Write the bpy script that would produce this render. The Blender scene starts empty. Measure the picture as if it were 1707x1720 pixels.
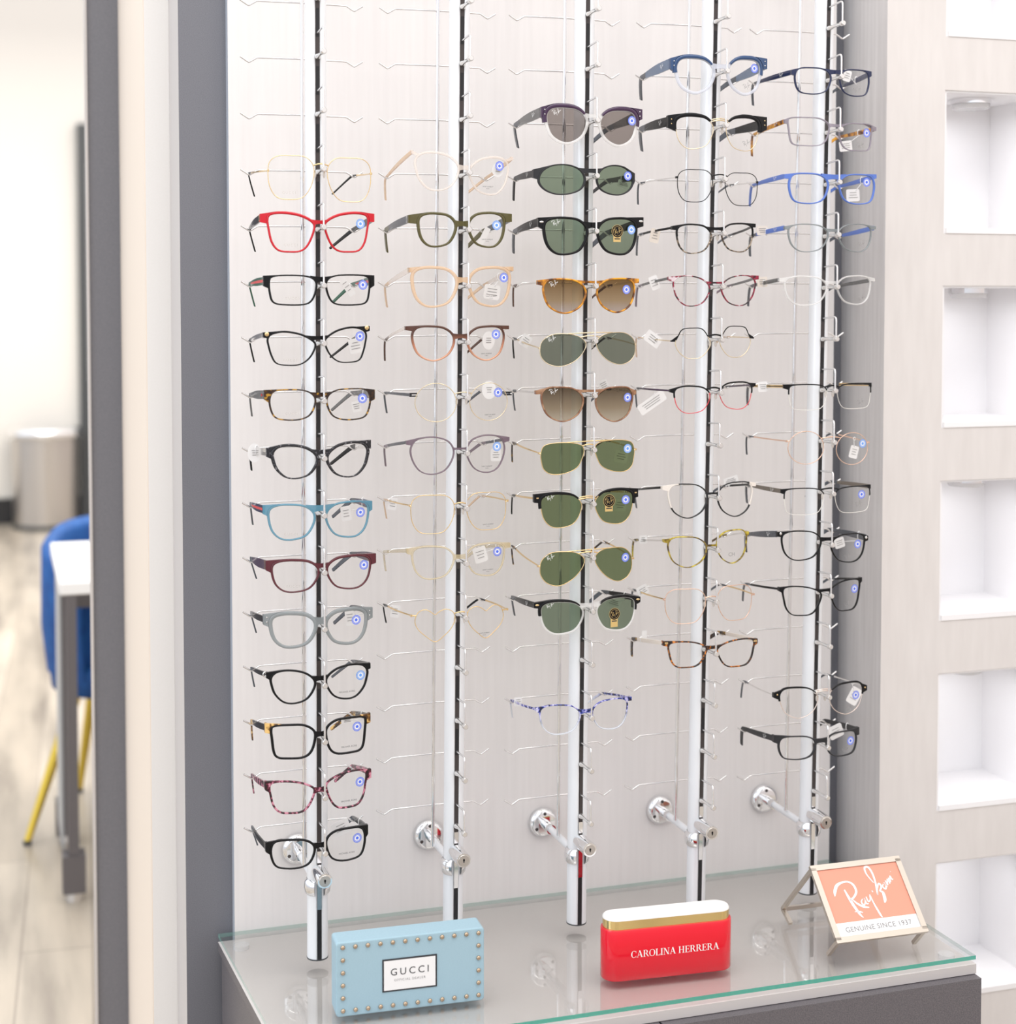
import bpy, math, random
from mathutils import Vector, Matrix
random.seed(7)
C = bpy.context.scene.collection
SC = bpy.context.scene

# ------------------------------------------------------------------ camera, world, lights, exposure
cam = bpy.data.cameras.new('camera'); camo = bpy.data.objects.new('camera', cam); C.objects.link(camo)
camo.location = (0, 0, 1.5)
camo.rotation_euler = (math.pi/2 - 0.0449, 0, -0.3128)
cam.sensor_fit = 'HORIZONTAL'; cam.sensor_width = 36.0
cam.lens = 2669.0/1707*36.0
cam.shift_x = -0.0009; cam.shift_y = -0.1392
cam.clip_start = 0.05
cam.dof.use_dof = True; cam.dof.focus_distance = 2.12; cam.dof.aperture_fstop = 3.6
SC.camera = camo
SC.view_settings.view_transform = 'Standard'; SC.view_settings.look = 'None'
SC.view_settings.gamma = 1.0; SC.view_settings.use_curve_mapping = False
SC.view_settings.exposure = 0.0
SC.cycles.use_denoising = True
SC.cycles.transparent_max_bounces = 32
SC.cycles.max_bounces = 8
SC.cycles.caustics_reflective = False; SC.cycles.caustics_refractive = False
SC.cycles.sample_clamp_indirect = 6

w = bpy.data.worlds.new('world'); SC.world = w; w.use_nodes = True
nt = w.node_tree; nt.nodes.clear()
def wn(t, **k):
    n = nt.nodes.new(t)
    for a, b in k.items(): setattr(n, a, b)
    return n
tc = wn('ShaderNodeTexCoord'); sep = wn('ShaderNodeSeparateXYZ'); nt.links.new(tc.outputs['Generated'], sep.inputs[0])
r1 = wn('ShaderNodeValToRGB'); mr = wn('ShaderNodeMapRange'); mr.inputs['From Min'].default_value = -1; mr.inputs['From Max'].default_value = 1
nt.links.new(sep.outputs['Z'], mr.inputs['Value']); nt.links.new(mr.outputs[0], r1.inputs[0])
e = r1.color_ramp.elements
e[0].position = 0.0; e[0].color = (.42, .38, .36, 1); e[1].position = 1.0; e[1].color = (1.0, .98, .95, 1)
q = e.new(.49); q.color = (.50, .47, .46, 1); q = e.new(.56); q.color = (.80, .79, .79, 1)
# cooler daylight from the shop windows on the left
r2 = wn('ShaderNodeValToRGB'); mr2 = wn('ShaderNodeMapRange'); mr2.inputs['From Min'].default_value = -1; mr2.inputs['From Max'].default_value = 1
nt.links.new(sep.outputs['X'], mr2.inputs['Value']); nt.links.new(mr2.outputs[0], r2.inputs[0])
r2.color_ramp.elements[0].color = (1.02, 1.10, 1.2, 1); r2.color_ramp.elements[1].color = (1.03, .95, .90, 1)
mx = wn('ShaderNodeMix', data_type='RGBA', blend_type='MULTIPLY'); mx.inputs[0].default_value = 1
nt.links.new(r1.outputs[0], mx.inputs[6]); nt.links.new(r2.outputs[0], mx.inputs[7])
bg = wn('ShaderNodeBackground'); bg.inputs[1].default_value = 1.52
wo = wn('ShaderNodeOutputWorld'); nt.links.new(mx.outputs[2], bg.inputs[0]); nt.links.new(bg.outputs[0], wo.inputs[0])

def area(name, loc, rot, sx, sy, power, col=(1, 1, 1)):
    l = bpy.data.lights.new(name, 'AREA'); l.shape = 'RECTANGLE'; l.size = sx; l.size_y = sy; l.energy = power; l.color = col
    o = bpy.data.objects.new(name, l); C.objects.link(o); o.location = loc; o.rotation_euler = rot
    return o
area('ceiling_light_panel', (0.5, 0.9, 3.1), (math.radians(22), 0, 0), 2.4, 0.9, 26, (1, .97, .93))
area('window_light', (-2.6, 0.6, 1.9), (math.radians(88), 0, math.radians(-62)), 1.6, 2.0, 16, (.9, .96, 1))
area('office_ceiling_light', (0.3, 6.9, 3.3), (0, 0, 0), 3.0, 5.0, 185, (1, .955, .88))

# ------------------------------------------------------------------ materials
MATS = {}
def mat(name, col=(.8, .8, .8), rough=.5, metal=0.0, alpha=1.0, spec=.5, build=None, coat=0.0):
    if name in MATS: return MATS[name]
    m = bpy.data.materials.new(name); m.use_nodes = True
    n = m.node_tree; b = n.nodes['Principled BSDF']
    b.inputs['Base Color'].default_value = (*col, 1); b.inputs['Roughness'].default_value = rough
    b.inputs['Metallic'].default_value = metal; b.inputs['Alpha'].default_value = alpha
    b.inputs['Specular IOR Level'].default_value = spec; b.inputs['Coat Weight'].default_value = coat
    if build: build(m, n, b)
    MATS[name] = m; return m
def ramp(n, stops, interp='LINEAR'):
    r = n.nodes.new('ShaderNodeValToRGB'); r.color_ramp.interpolation = interp
    e = r.color_ramp.elements
    while len(e) > 1: e.remove(e[-1])
    e[0].position = stops[0][0]; e[0].color = (*stops[0][1], 1)
    for p_, c_ in stops[1:]:
        q = e.new(p_); q.color = (*c_, 1)
    return r
def noise_col(stops, scale, detail=2.0, stretch=(1, 1, 1), rough=.5, bump=0.0, interp='LINEAR', coord='Object'):
    def f(m, n, b):
        t = n.nodes.new('ShaderNodeTexCoord'); mp = n.nodes.new('ShaderNodeMapping'); mp.inputs['Scale'].default_value = stretch
        no = n.nodes.new('ShaderNodeTexNoise'); no.inputs['Scale'].default_value = scale; no.inputs['Detail'].default_value = detail; no.inputs['Roughness'].default_value = rough
        r = ramp(n, stops, interp)
        n.links.new(t.outputs[coord], mp.inputs[0]); n.links.new(mp.outputs[0], no.inputs['Vector']); n.links.new(no.outputs[0], r.inputs[0])
        n.links.new(r.outputs[0], b.inputs['Base Color'])
        if bump:
            bp = n.nodes.new('ShaderNodeBump'); bp.inputs['Strength'].default_value = bump; bp.inputs['Distance'].default_value = .001
            n.links.new(no.outputs[0], bp.inputs['Height']); n.links.new(bp.outputs[0], b.inputs['Normal'])
    return f
def zgrad(stops, z0, z1, noise=0.0):
    def f(m, n, b):
        t = n.nodes.new('ShaderNodeTexCoord'); s = n.nodes.new('ShaderNodeSeparateXYZ'); mr = n.nodes.new('ShaderNodeMapRange')
        mr.inputs['From Min'].default_value = z0; mr.inputs['From Max'].default_value = z1
        n.links.new(t.outputs['Object'], s.inputs[0]); n.links.new(s.outputs['Z'], mr.inputs['Value'])
        r = ramp(n, stops); n.links.new(mr.outputs[0], r.inputs[0]); n.links.new(r.outputs[0], b.inputs['Base Color'])
    return f
def glassy(name, tint, ior=1.5, rough=0.0, grad=None, dens=1.0):
    """thin coated pane: transparent tint under a Fresnel reflection"""
    if name in MATS: return MATS[name]
    m = bpy.data.materials.new(name); m.use_nodes = True; n = m.node_tree; n.nodes.clear()
    out = n.nodes.new('ShaderNodeOutputMaterial'); mix = n.nodes.new('ShaderNodeMixShader'); fr = n.nodes.new('ShaderNodeFresnel')
    ge = n.nodes.new('ShaderNodeNewGeometry'); mi_ = n.nodes.new('ShaderNodeMix'); mi_.inputs[2].default_value = ior; mi_.inputs[3].default_value = 1/ior
    n.links.new(ge.outputs['Backfacing'], mi_.inputs[0]); n.links.new(mi_.outputs[0], fr.inputs[0])
    tr = n.nodes.new('ShaderNodeBsdfTransparent'); gl = n.nodes.new('ShaderNodeBsdfGlossy'); gl.inputs['Roughness'].default_value = rough
    tr.inputs[0].default_value = (*tint, 1)
    if grad:
        t = n.nodes.new('ShaderNodeTexCoord'); s = n.nodes.new('ShaderNodeSeparateXYZ'); mr = n.nodes.new('ShaderNodeMapRange')
        mr.inputs['From Min'].default_value = grad[0]; mr.inputs['From Max'].default_value = grad[1]
        n.links.new(t.outputs['Object'], s.inputs[0]); n.links.new(s.outputs['Z'], mr.inputs['Value'])
        r = ramp(n, grad[2]); n.links.new(mr.outputs[0], r.inputs[0]); n.links.new(r.outputs[0], tr.inputs[0])
    n.links.new(fr.outputs[0], mix.inputs[0]); n.links.new(tr.outputs[0], mix.inputs[1]); n.links.new(gl.outputs[0], mix.inputs[2])
    n.links.new(mix.outputs[0], out.inputs[0]); MATS[name] = m; return m
def trans(name, col, alpha, rough=.15, build=None):
    return mat(name, col, rough, 0, alpha, .6, build)

chrome = mat('chrome', (.86, .86, .87), .07, 1.0)
satin = mat('satin_aluminium', (.86, .88, .91), .30, .12)
wire = mat('polished_wire', (.80, .79, .79), .24, .85)
lensclear = glassy('clear_lens', (.985, .985, .98), 1.32)
LENS = {
 None: lensclear,
 'green': glassy('green_lens', (.26, .33, .24), 1.45),
 'green2': glassy('olive_green_lens', (.21, .27, .14), 1.45),
 'greygreen': glassy('grey_green_lens', (.24, .27, .215), 1.45),
 'grey': glassy('grey_lens', (.34, .30, .28), 1.45),
 'brown': glassy('brown_gradient_lens', (.5, .4, .3), 1.4, grad=(-.034, .010, [(0, (.62, .54, .50)), (.35, (.50, .37, .22)), (1, (.22, .12, .03))])),
 'brown2': glassy('taupe_gradient_lens', (.5, .4, .3), 1.4, grad=(-.036, .010, [(0, (.70, .64, .52)), (.4, (.44, .36, .25)), (1, (.14, .10, .06))])),
}
T = {}
T['black'] = mat('black_acetate', (.005, .005, .006), .16, spec=.25)
T['black_matte'] = mat('matte_black_plastic', (.022, .022, .025), .4, spec=.35)
T['red'] = mat('red_acetate', (.56, .004, .016), .18)
T['gold'] = mat('gold_metal', (.83, .62, .33), .18, 1)
T['palegold'] = mat('pale_gold_metal', (.80, .68, .48), .2, 1)
T['rosegold'] = mat('rose_gold_metal', (.85, .60, .47), .2, 1)
T['silver'] = mat('silver_metal', (.80, .79, .78), .16, 1)
T['silverpink'] = mat('warm_silver_metal', (.85, .74, .68), .2, 1)
T['redwire'] = mat('red_enamel', (.70, .05, .07), .25)
T['navy'] = mat('navy_acetate', (.012, .02, .07), .15)
T['plum'] = mat('plum_acetate', (.05, .022, .06), .16)
T['burgundy'] = trans('burgundy_acetate', (.10, .012, .022), .93)
T['blue_trans'] = trans('translucent_blue_acetate', (.10, .30, .42), .72)
T['blue_dark'] = mat('dark_blue_acetate', (.03, .07, .17), .2)
T['blue_matte'] = mat('matte_blue_plastic', (.10, .19, .58), .35)
T['blue_smoke'] = trans('blue_smoke_acetate', (.13, .19, .30), .80)
T['grey_trans'] = trans('translucent_grey_acetate', (.27, .30, .31), .72)
T['slate'] = trans('slate_acetate', (.07, .08, .10), .88)
T['smoke'] = trans('smoke_acetate', (.13, .13, .13), .78)
T['green'] = mat('green_acetate', (.02, .10, .06), .2)
T['olive'] = trans('olive_acetate', (.09, .075, .012), .86)
T['beige_trans'] = trans('champagne_beige_acetate', (.78, .54, .33), .55)
T['champagne'] = trans('clear_yellow_acetate', (.66, .55, .33), .42)
T['clear'] = trans('clear_acetate', (.86, .85, .84), .42, .06)
T['clear_warm'] = trans('warm_clear_acetate', (.86, .77, .70), .42, .06)
T['clear_cool'] = trans('cool_clear_acetate', (.70, .73, .82), .50, .06)
T['nylon'] = trans('clear_nylon', (.88, .85, .80), .75)
T['mauve'] = trans('mauve_acetate', (.19, .13, .17), .74)
T['lilac_trans'] = trans('lilac_grey_acetate', (.33, .29, .35), .66)
T['brown'] = mat('brown_acetate', (.09, .035, .02), .18)
T['brown_light'] = trans('light_brown_acetate', (.40, .19, .10), .82, .15, noise_col([(.35, (.48, .27, .15)), (.6, (.23, .09, .04))], 90))
T['brown_grad'] = trans('brown_gradient_acetate', (.3, .1, .05), .9, .15, zgrad([(0, (.75, .42, .28)), (.5, (.50, .20, .11)), (.85, (.09, .03, .015))], -.026, .016))
T['ivory'] = mat('ivory_acetate', (.82, .74, .66), .3)
T['taupe'] = mat('taupe_metal', (.20, .17, .14), .35, .4)
T['tort_dark'] = mat('dark_tortoiseshell', (.1, .05, .01), .14, build=noise_col([(.42, (.018, .008, .005)), (.56, (.05, .02, .005)), (.60, (.42, .22, .02)), (1, (.50, .28, .03))], 150, 1.5))
T['tort_light'] = mat('blond_tortoiseshell', (.4, .25, .1), .14, build=noise_col([(.38, (.02, .01, .006)), (.5, (.20, .09, .02)), (.58, (.78, .50, .17)), (1, (.80, .58, .28))], 130, 1.5))
T['tort_pink'] = mat('pink_tortoiseshell', (.4, .1, .1), .14, build=noise_col([(.40, (.02, .006, .01)), (.52, (.12, .01, .03)), (.58, (.55, .20, .28)), (.8, (.68, .35, .42))], 170, 2))
T['tort_red'] = trans('red_tortoiseshell', (.4, .1, .1), .88, .14, noise_col([(.42, (.02, .006, .01)), (.50, (.35, .01, .05)), (.58, (.25, .03, .05)), (.66, (.75, .62, .66)), (1, (.8, .7, .72))], 120, 1.5))
T['tort_amber'] = mat('amber_tortoiseshell', (.5, .2, .02), .12, build=noise_col([(.36, (.10, .03, .006)), (.50, (.50, .19, .015)), (.62, (.78, .36, .02)), (1, (.8, .42, .05))], 110, 1.5))
T['tort_yellow'] = mat('yellow_tortoiseshell', (.4, .3, .05), .14, build=noise_col([(.38, (.07, .04, .012)), (.50, (.30, .21, .02)), (.62, (.58, .46, .04)), (1, (.6, .5, .08))], 120, 1.5))
T['tort_orange'] = mat('orange_tortoiseshell', (.3, .1, .02), .14, build=noise_col([(.46, (.016, .008, .006)), (.56, (.10, .03, .008)), (.62, (.65, .20, .02)), (1, (.75, .30, .05))], 210, 1.5))
T['tort_grey'] = mat('mottled_grey_acetate', (.2, .15, .1), .2, build=noise_col([(.45, (.03, .025, .02)), (.55, (.22, .16, .11)), (.7, (.5, .42, .33))], 220, 2))
T['fleck'] = mat('flecked_black_acetate', (.03, .03, .03), .12, build=noise_col([(.60, (.014, .014, .018)), (.66, (.16, .15, .17)), (.75, (.4, .38, .4))], 420, 2))
def _bluepat(m, n, b):
    t = n.nodes.new('ShaderNodeTexCoord'); no = n.nodes.new('ShaderNodeTexNoise'); no.inputs['Scale'].default_value = 190; no.inputs['Detail'].default_value = 1.5
    n.links.new(t.outputs['Object'], no.inputs['Vector'])
    r = ramp(n, [(.40, (.01, .015, .06)), (.48, (.02, .05, .34)), (.56, (.42, .40, .78)), (.7, (.75, .74, .85))]); n.links.new(no.outputs[0], r.inputs[0])
    s = n.nodes.new('ShaderNodeSeparateXYZ'); n.links.new(t.outputs['Object'], s.inputs[0])
    mr = n.nodes.new('ShaderNodeMapRange'); mr.inputs['From Min'].default_value = -.012; mr.inputs['From Max'].default_value = .004; n.links.new(s.outputs['Z'], mr.inputs['Value'])
    mx = n.nodes.new('ShaderNodeMix'); mx.data_type = 'RGBA'; mx.inputs[6].default_value = (.74, .78, .86, 1)
    n.links.new(mr.outputs[0], mx.inputs[0]); n.links.new(r.outputs[0], mx.inputs[7]); n.links.new(mx.outputs[2], b.inputs['Base Color'])
    m2 = n.nodes.new('ShaderNodeMapRange'); m2.inputs['From Min'].default_value = -.012; m2.inputs['From Max'].default_value = .004; m2.inputs['To Min'].default_value = .5; m2.inputs['To Max'].default_value = .95
    n.links.new(s.outputs['Z'], m2.inputs['Value']); n.links.new(m2.outputs[0], b.inputs['Alpha'])
T['bluepat'] = mat('blue_marbled_acetate', build=_bluepat, rough=.15)
def _bw(m, n, b):
    t = n.nodes.new('ShaderNodeTexCoord'); s = n.nodes.new('ShaderNodeSeparateXYZ'); n.links.new(t.outputs['Object'], s.inputs[0])
    a = n.nodes.new('ShaderNodeMath'); a.operation = 'ABSOLUTE'; n.links.new(s.outputs['X'], a.inputs[0])
    g1 = n.nodes.new('ShaderNodeMath'); g1.operation = 'GREATER_THAN'; g1.inputs[1].default_value = .054; n.links.new(a.outputs[0], g1.inputs[0])
    g2 = n.nodes.new('ShaderNodeMath'); g2.operation = 'GREATER_THAN'; g2.inputs[1].default_value = -.013; n.links.new(s.outputs['Z'], g2.inputs[0])
    mu = n.nodes.new('ShaderNodeMath'); mu.operation = 'MULTIPLY'; n.links.new(g1.outputs[0], mu.inputs[0]); n.links.new(g2.outputs[0], mu.inputs[1])
    mx = n.nodes.new('ShaderNodeMix'); mx.data_type = 'RGBA'; mx.inputs[6].default_value = (.012, .013, .015, 1); mx.inputs[7].default_value = (.80, .74, .68, 1)
    n.links.new(mu.outputs[0], mx.inputs[0]); n.links.new(mx.outputs[2], b.inputs['Base Color'])
T['blackwhite'] = mat('black_and_ivory_acetate', build=_bw, rough=.15)
T['greenred'] = (T['green'], mat('red_stripe', (.62, .05, .05), .35), T['green'])
T['navyred'] = (T['navy'], MATS['red_stripe'], T['navy'])
T['blackgold'] = (T['gold'], T['black'], T['gold'])
white_card = mat('white_card', (.86, .85, .85), .6)
beige_card = mat('beige_card', (.80, .73, .66), .6)
clear_plastic = trans('clear_plastic', (.93, .93, .94), .6, .1)
ink = mat('black_ink', (.03, .03, .035), .5)
grey_ink = mat('grey_ink', (.28, .27, .27), .5)
faint_ink = trans('faint_gold_print', (.52, .42, .30), .33)
white_ink = mat('white_print', (.9, .9, .9), .5)
blue_ink = mat('blue_sticker_print', (.07, .16, .80), .4)
blue_ink2 = mat('light_blue_sticker_print', (.12, .34, .85), .4)
gold_foil = mat('gold_foil', (.70, .50, .20), .35, .3)
padm = trans('nose_pad_silicone', (.86, .80, .74), .6)

# ------------------------------------------------------------------ mesh helpers
def newmesh(name, V, F, mats=None, mi=None, smooth=False):
    me = bpy.data.meshes.new(name); me.from_pydata([tuple(v) for v in V], [], F)
    for m in (mats or []): me.materials.append(m)
    if mi: me.polygons.foreach_set('material_index', mi)
    if smooth: me.polygons.foreach_set('use_smooth', [True]*len(me.polygons))
    me.update(); return me
def obj(name, me, parent=None, loc=None):
    o = bpy.data.objects.new(name, me); C.objects.link(o)
    if parent: o.parent = parent
    if loc: o.location = loc
    return o
def tag(o, label=None, cat=None, group=None, kind=None):
    if label: o['label'] = label
    if cat: o['category'] = cat
    if group: o['group'] = group
    if kind: o['kind'] = kind
    return o
def empty(name, loc, rz=0, label=None, cat=None, group=None):
    o = bpy.data.objects.new(name, None); C.objects.link(o); o.location = loc; o.rotation_euler = (0, 0, rz); o.empty_display_size = .02
    return tag(o, label, cat, group)
class MB:
    def __init__(s): s.V = []; s.F = []; s.MI = []; s.mats = []; s.sm = []
    def m(s, mt):
        if mt not in s.mats: s.mats.append(mt)
        return s.mats.index(mt)
    def add(s, V, F, mt, smooth=False):
        n = len(s.V); i = s.m(mt); s.V += [tuple(v) for v in V]
        for f in F: s.F.append([a+n for a in f]); s.MI.append(i); s.sm.append(smooth)
    def box(s, c, d, mt, rz=0, bev=0):
        hx, hy, hz = d[0]/2, d[1]/2, d[2]/2; ca, sa = math.cos(rz), math.sin(rz)
        if not bev:
            P = [(x, y, z) for z in (-hz, hz) for x, y in ((-hx, -hy), (hx, -hy), (hx, hy), (-hx, hy))]
            F = [(3, 2, 1, 0), (4, 5, 6, 7), (0, 1, 5, 4), (1, 2, 6, 5), (2, 3, 7, 6), (3, 0, 4, 7)]
        else:
            P = []; r = bev
            for z, k in ((-hz, 1), (-hz+r, 0), (hz-r, 0), (hz, 1)):
                for sx, sy in ((-1, -1), (1, -1), (1, 1), (-1, 1)):
                    e_ = r if k else 0
                    a = (sx*(hx-r), sy*(hy-e_)); b_ = (sx*(hx-e_), sy*(hy-r))
                    P += [(a[0], a[1], z), (b_[0], b_[1], z)] if sx*sy < 0 else [(b_[0], b_[1], z), (a[0], a[1], z)]
            # order around: fix by angle
            L = []
            for k in range(4):
                ring = sorted(P[k*8:k*8+8], key=lambda p_: math.atan2(p_[1], p_[0])); L += ring
            P = L; F = [tuple(reversed(range(8))), tuple(range(24, 32))]
            for k in range(3):
                for i in range(8): F.append((k*8+i, k*8+(i+1) % 8, k*8+8+(i+1) % 8, k*8+8+i))
        s.add([(c[0]+x*ca-y*sa, c[1]+x*sa+y*ca, c[2]+z) for x, y, z in P], F, mt)
    def prism(s, pts, f0, f1, mt, cap=True, mt2=None):
        """pts 2-d polygon; f0/f1 map (a,b)->3-d for the two caps"""
        n = len(pts); V = [f0(*p_) for p_ in pts]+[f1(*p_) for p_ in pts]
        if cap: s.add(V, [tuple(range(n)), tuple(range(2*n-1, n-1, -1))], mt)
        s.add(V, [(i, (i+1) % n, n+(i+1) % n, n+i) for i in range(n)], mt2 or mt)
    def tube(s, path, r, mt, n=8, cap=True):
        P = [Vector(p_) for p_ in path]; V = []; up = None
        for i, p_ in enumerate(P):
            t = (P[min(i+1, len(P)-1)]-P[max(i-1, 0)]).normalized()
            if up is None: up = Vector((0, 0, 1)) if abs(t.z) < .9 else Vector((1, 0, 0))
            a = t.cross(up).normalized(); b_ = a.cross(t).normalized(); up = b_
            rr = r[i] if isinstance(r, (list, tuple)) else r
            for k in range(n):
                th = 2*math.pi*k/n; V.append(p_+a*math.cos(th)*rr+b_*math.sin(th)*rr)
        F = []
        for i in range(len(P)-1):
            for k in range(n): F.append((i*n+k, i*n+(k+1) % n, (i+1)*n+(k+1) % n, (i+1)*n+k))
        s.add(V, F, mt, True)
        if cap: s.add(V, [tuple(reversed(range(n))), tuple(range(len(V)-n, len(V)))], mt)
    def ball(s, c, r, mt, sc=(1, 1, 1), n=12, m_=8):
        V = [(c[0], c[1], c[2]-r*sc[2])]
        for j in range(1, m_):
            ph = -math.pi/2+math.pi*j/m_
            for i in range(n):
                th = 2*math.pi*i/n; V.append((c[0]+r*sc[0]*math.cos(ph)*math.cos(th), c[1]+r*sc[1]*math.cos(ph)*math.sin(th), c[2]+r*sc[2]*math.sin(ph)))
        V.append((c[0], c[1], c[2]+r*sc[2])); F = []
        for i in range(n): F.append((0, 1+(i+1) % n, 1+i))
        for j in range(m_-2):
            for i in range(n): a = 1+j*n; F.append((a+i, a+(i+1) % n, a+n+(i+1) % n, a+n+i))
        a = 1+(m_-2)*n
        for i in range(n): F.append((a+i, a+(i+1) % n, len(V)-1))
        s.add(V, F, mt, True)
    def disc(s, c, rx, rz, mt, n=24, y=0, a0=0, a1=2*math.pi, r_in=0):
        """disc in the local x-z plane facing -y"""
        if r_in == 0 and a1-a0 > 6.2:
            s.add([(c[0]+rx*math.cos(2*math.pi*i/n), y, c[1]+rz*math.sin(2*math.pi*i/n)) for i in range(n)], [tuple(range(n))], mt)
        else:
            V = []; 
            for i in range(n+1):
                a = a0+(a1-a0)*i/n
                V += [(c[0]+rx*math.cos(a), y, c[1]+rz*math.sin(a)), (c[0]+rx*r_in*math.cos(a), y, c[1]+rz*r_in*math.sin(a))]
            s.add(V, [(2*i+1, 2*i, 2*i+2, 2*i+3) for i in range(n)], mt)
    def mesh(s, name):
        me = newmesh(name, s.V, s.F, s.mats, s.MI); me.polygons.foreach_set('use_smooth', s.sm); me.update(); return me
    def build(s, name, parent=None, loc=None): return obj(name, s.mesh(name), parent, loc)

# ---------- lettering: font text turned into flat mesh in the x-z plane
TXT = {}
def text_mesh(s, size, mt, spacing=1.0, bold=0.0, sx=1.0):
    key = (s, size, mt.name, spacing, bold, sx)
    if key in TXT: return TXT[key]
    cu = bpy.data.curves.new('lettering', 'FONT'); cu.body = s; cu.size = size; cu.align_x = 'CENTER'; cu.align_y = 'CENTER'
    cu.space_character = spacing; cu.offset = bold; cu.resolution_u = 3
    o = bpy.data.objects.new('tmp_text', cu); C.objects.link(o)
    dg = bpy.context.evaluated_depsgraph_get(); dg.update()
    src = bpy.data.meshes.new_from_object(o.evaluated_get(dg))
    V = [(v.co.x*sx, 0, v.co.y) for v in src.vertices]; F = [tuple(p_.vertices) for p_ in src.polygons]
    bpy.data.objects.remove(o); bpy.data.curves.remove(cu); bpy.data.meshes.remove(src)
    TXT[key] = newmesh('lettering', V, F, [mt]); return TXT[key]
def serif_mesh(word, h, mt, track=.06):
    V = []; F = []
    def quad(pts): n = len(V); V.extend(((x-0)*h, 0, z*h) for x, z in pts); F.append(tuple(range(n, n+len(pts))))
    def bar(x0, z0, x1, z1, w_): quad([(x0-w_/2, z0), (x0+w_/2, z0), (x1+w_/2, z1), (x1-w_/2, z1)])
    def hb(x0, x1, z, t=.05): quad([(x0, z-t/2), (x1, z-t/2), (x1, z+t/2), (x0, z+t/2)])
    def arc(cx, cz, rx, rz, a0, a1, tk=.17, tn=.05, n=20):
        P = []
        for i in range(n+1):
            a = math.radians(a0+(a1-a0)*i/n); w_ = tn+(tk-tn)*abs(math.cos(a))**1.4; P.append((a, w_))
        for (a, wa), (b, wb) in zip(P, P[1:]):
            quad([(cx+rx*math.cos(a), cz+rz*math.sin(a)), (cx+rx*math.cos(b), cz+rz*math.sin(b)), (cx+(rx-wb)*math.cos(b), cz+(rz-min(wb, tn*1.2))*math.sin(b)), (cx+(rx-wa)*math.cos(a), cz+(rz-min(wa, tn*1.2))*math.sin(a))])
    x = 0; TK = .17; TN = .06
    for chx in word:
        o = x
        if chx == 'C': arc(o+.42, .5, .42, .52, 48, 312); bar(o+.74, .66, o+.74, .98, .05); bar(o+.74, .06, o+.74, .26, .04); wd = .80
        elif chx == 'A': bar(o+.14, 0, o+.46, 1, TN); bar(o+.80, 0, o+.46, 1, TK+.02); hb(o+.24, o+.68, .33); hb(o, o+.28, .025); hb(o+.64, o+.98, .025); wd = .94
        elif chx == 'R': bar(o+.2, 0, o+.2, 1, TK); hb(o+.04, o+.48, .975); hb(o+.2, o+.48, .49); arc(o+.44, .735, .27, .265, -90, 90); bar(o+.80, 0, o+.48, .5, TK); hb(o+.04, o+.36, .025); hb(o+.72, o+.94, .025); wd = .90
        elif chx == 'O': arc(o+.46, .5, .46, .52, 0, 360, n=36); wd = .92
        elif chx == 'L': bar(o+.2, 0, o+.2, 1, TK); hb(o+.04, o+.36, .975); hb(o+.04, o+.70, .025); bar(o+.69, 0, o+.72, .26, .05); wd = .72
        elif chx == 'I': bar(o+.2, 0, o+.2, 1, TK); hb(o+.04, o+.36, .975); hb(o+.04, o+.36, .025); wd = .38
        elif chx == 'N': bar(o+.18, 0, o+.18, 1, TN); bar(o+.84, 0, o+.84, 1, TN); bar(o+.80, 0, o+.22, 1, TK+.02); hb(o+.02, o+.3, .975); hb(o+.04, o+.32, .025); hb(o+.70, o+.98, .975); wd = .96
        elif chx == 'H': bar(o+.2, 0, o+.2, 1, TK); bar(o+.78, 0, o+.78, 1, TK); hb(o+.2, o+.78, .5); [hb(o+a, o+a+.32, z) for a in (.04, .62) for z in (.975, .025)]; wd = .96
        elif chx == 'E': bar(o+.2, 0, o+.2, 1, TK); hb(o+.04, o+.68, .975); hb(o+.2, o+.55, .5); hb(o+.04, o+.72, .025); bar(o+.68, .78, o+.67, 1, .05); bar(o+.55, .38, o+.55, .62, .05); bar(o+.70, 0, o+.73, .25, .05); wd = .74
        else: wd = .32
        x += wd+track
    W2 = x*h/2; V = [(a-W2, b, c-h/2) for a, b, c in V]
    return newmesh('serif_lettering', V, F, [mt]), x*h
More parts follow.
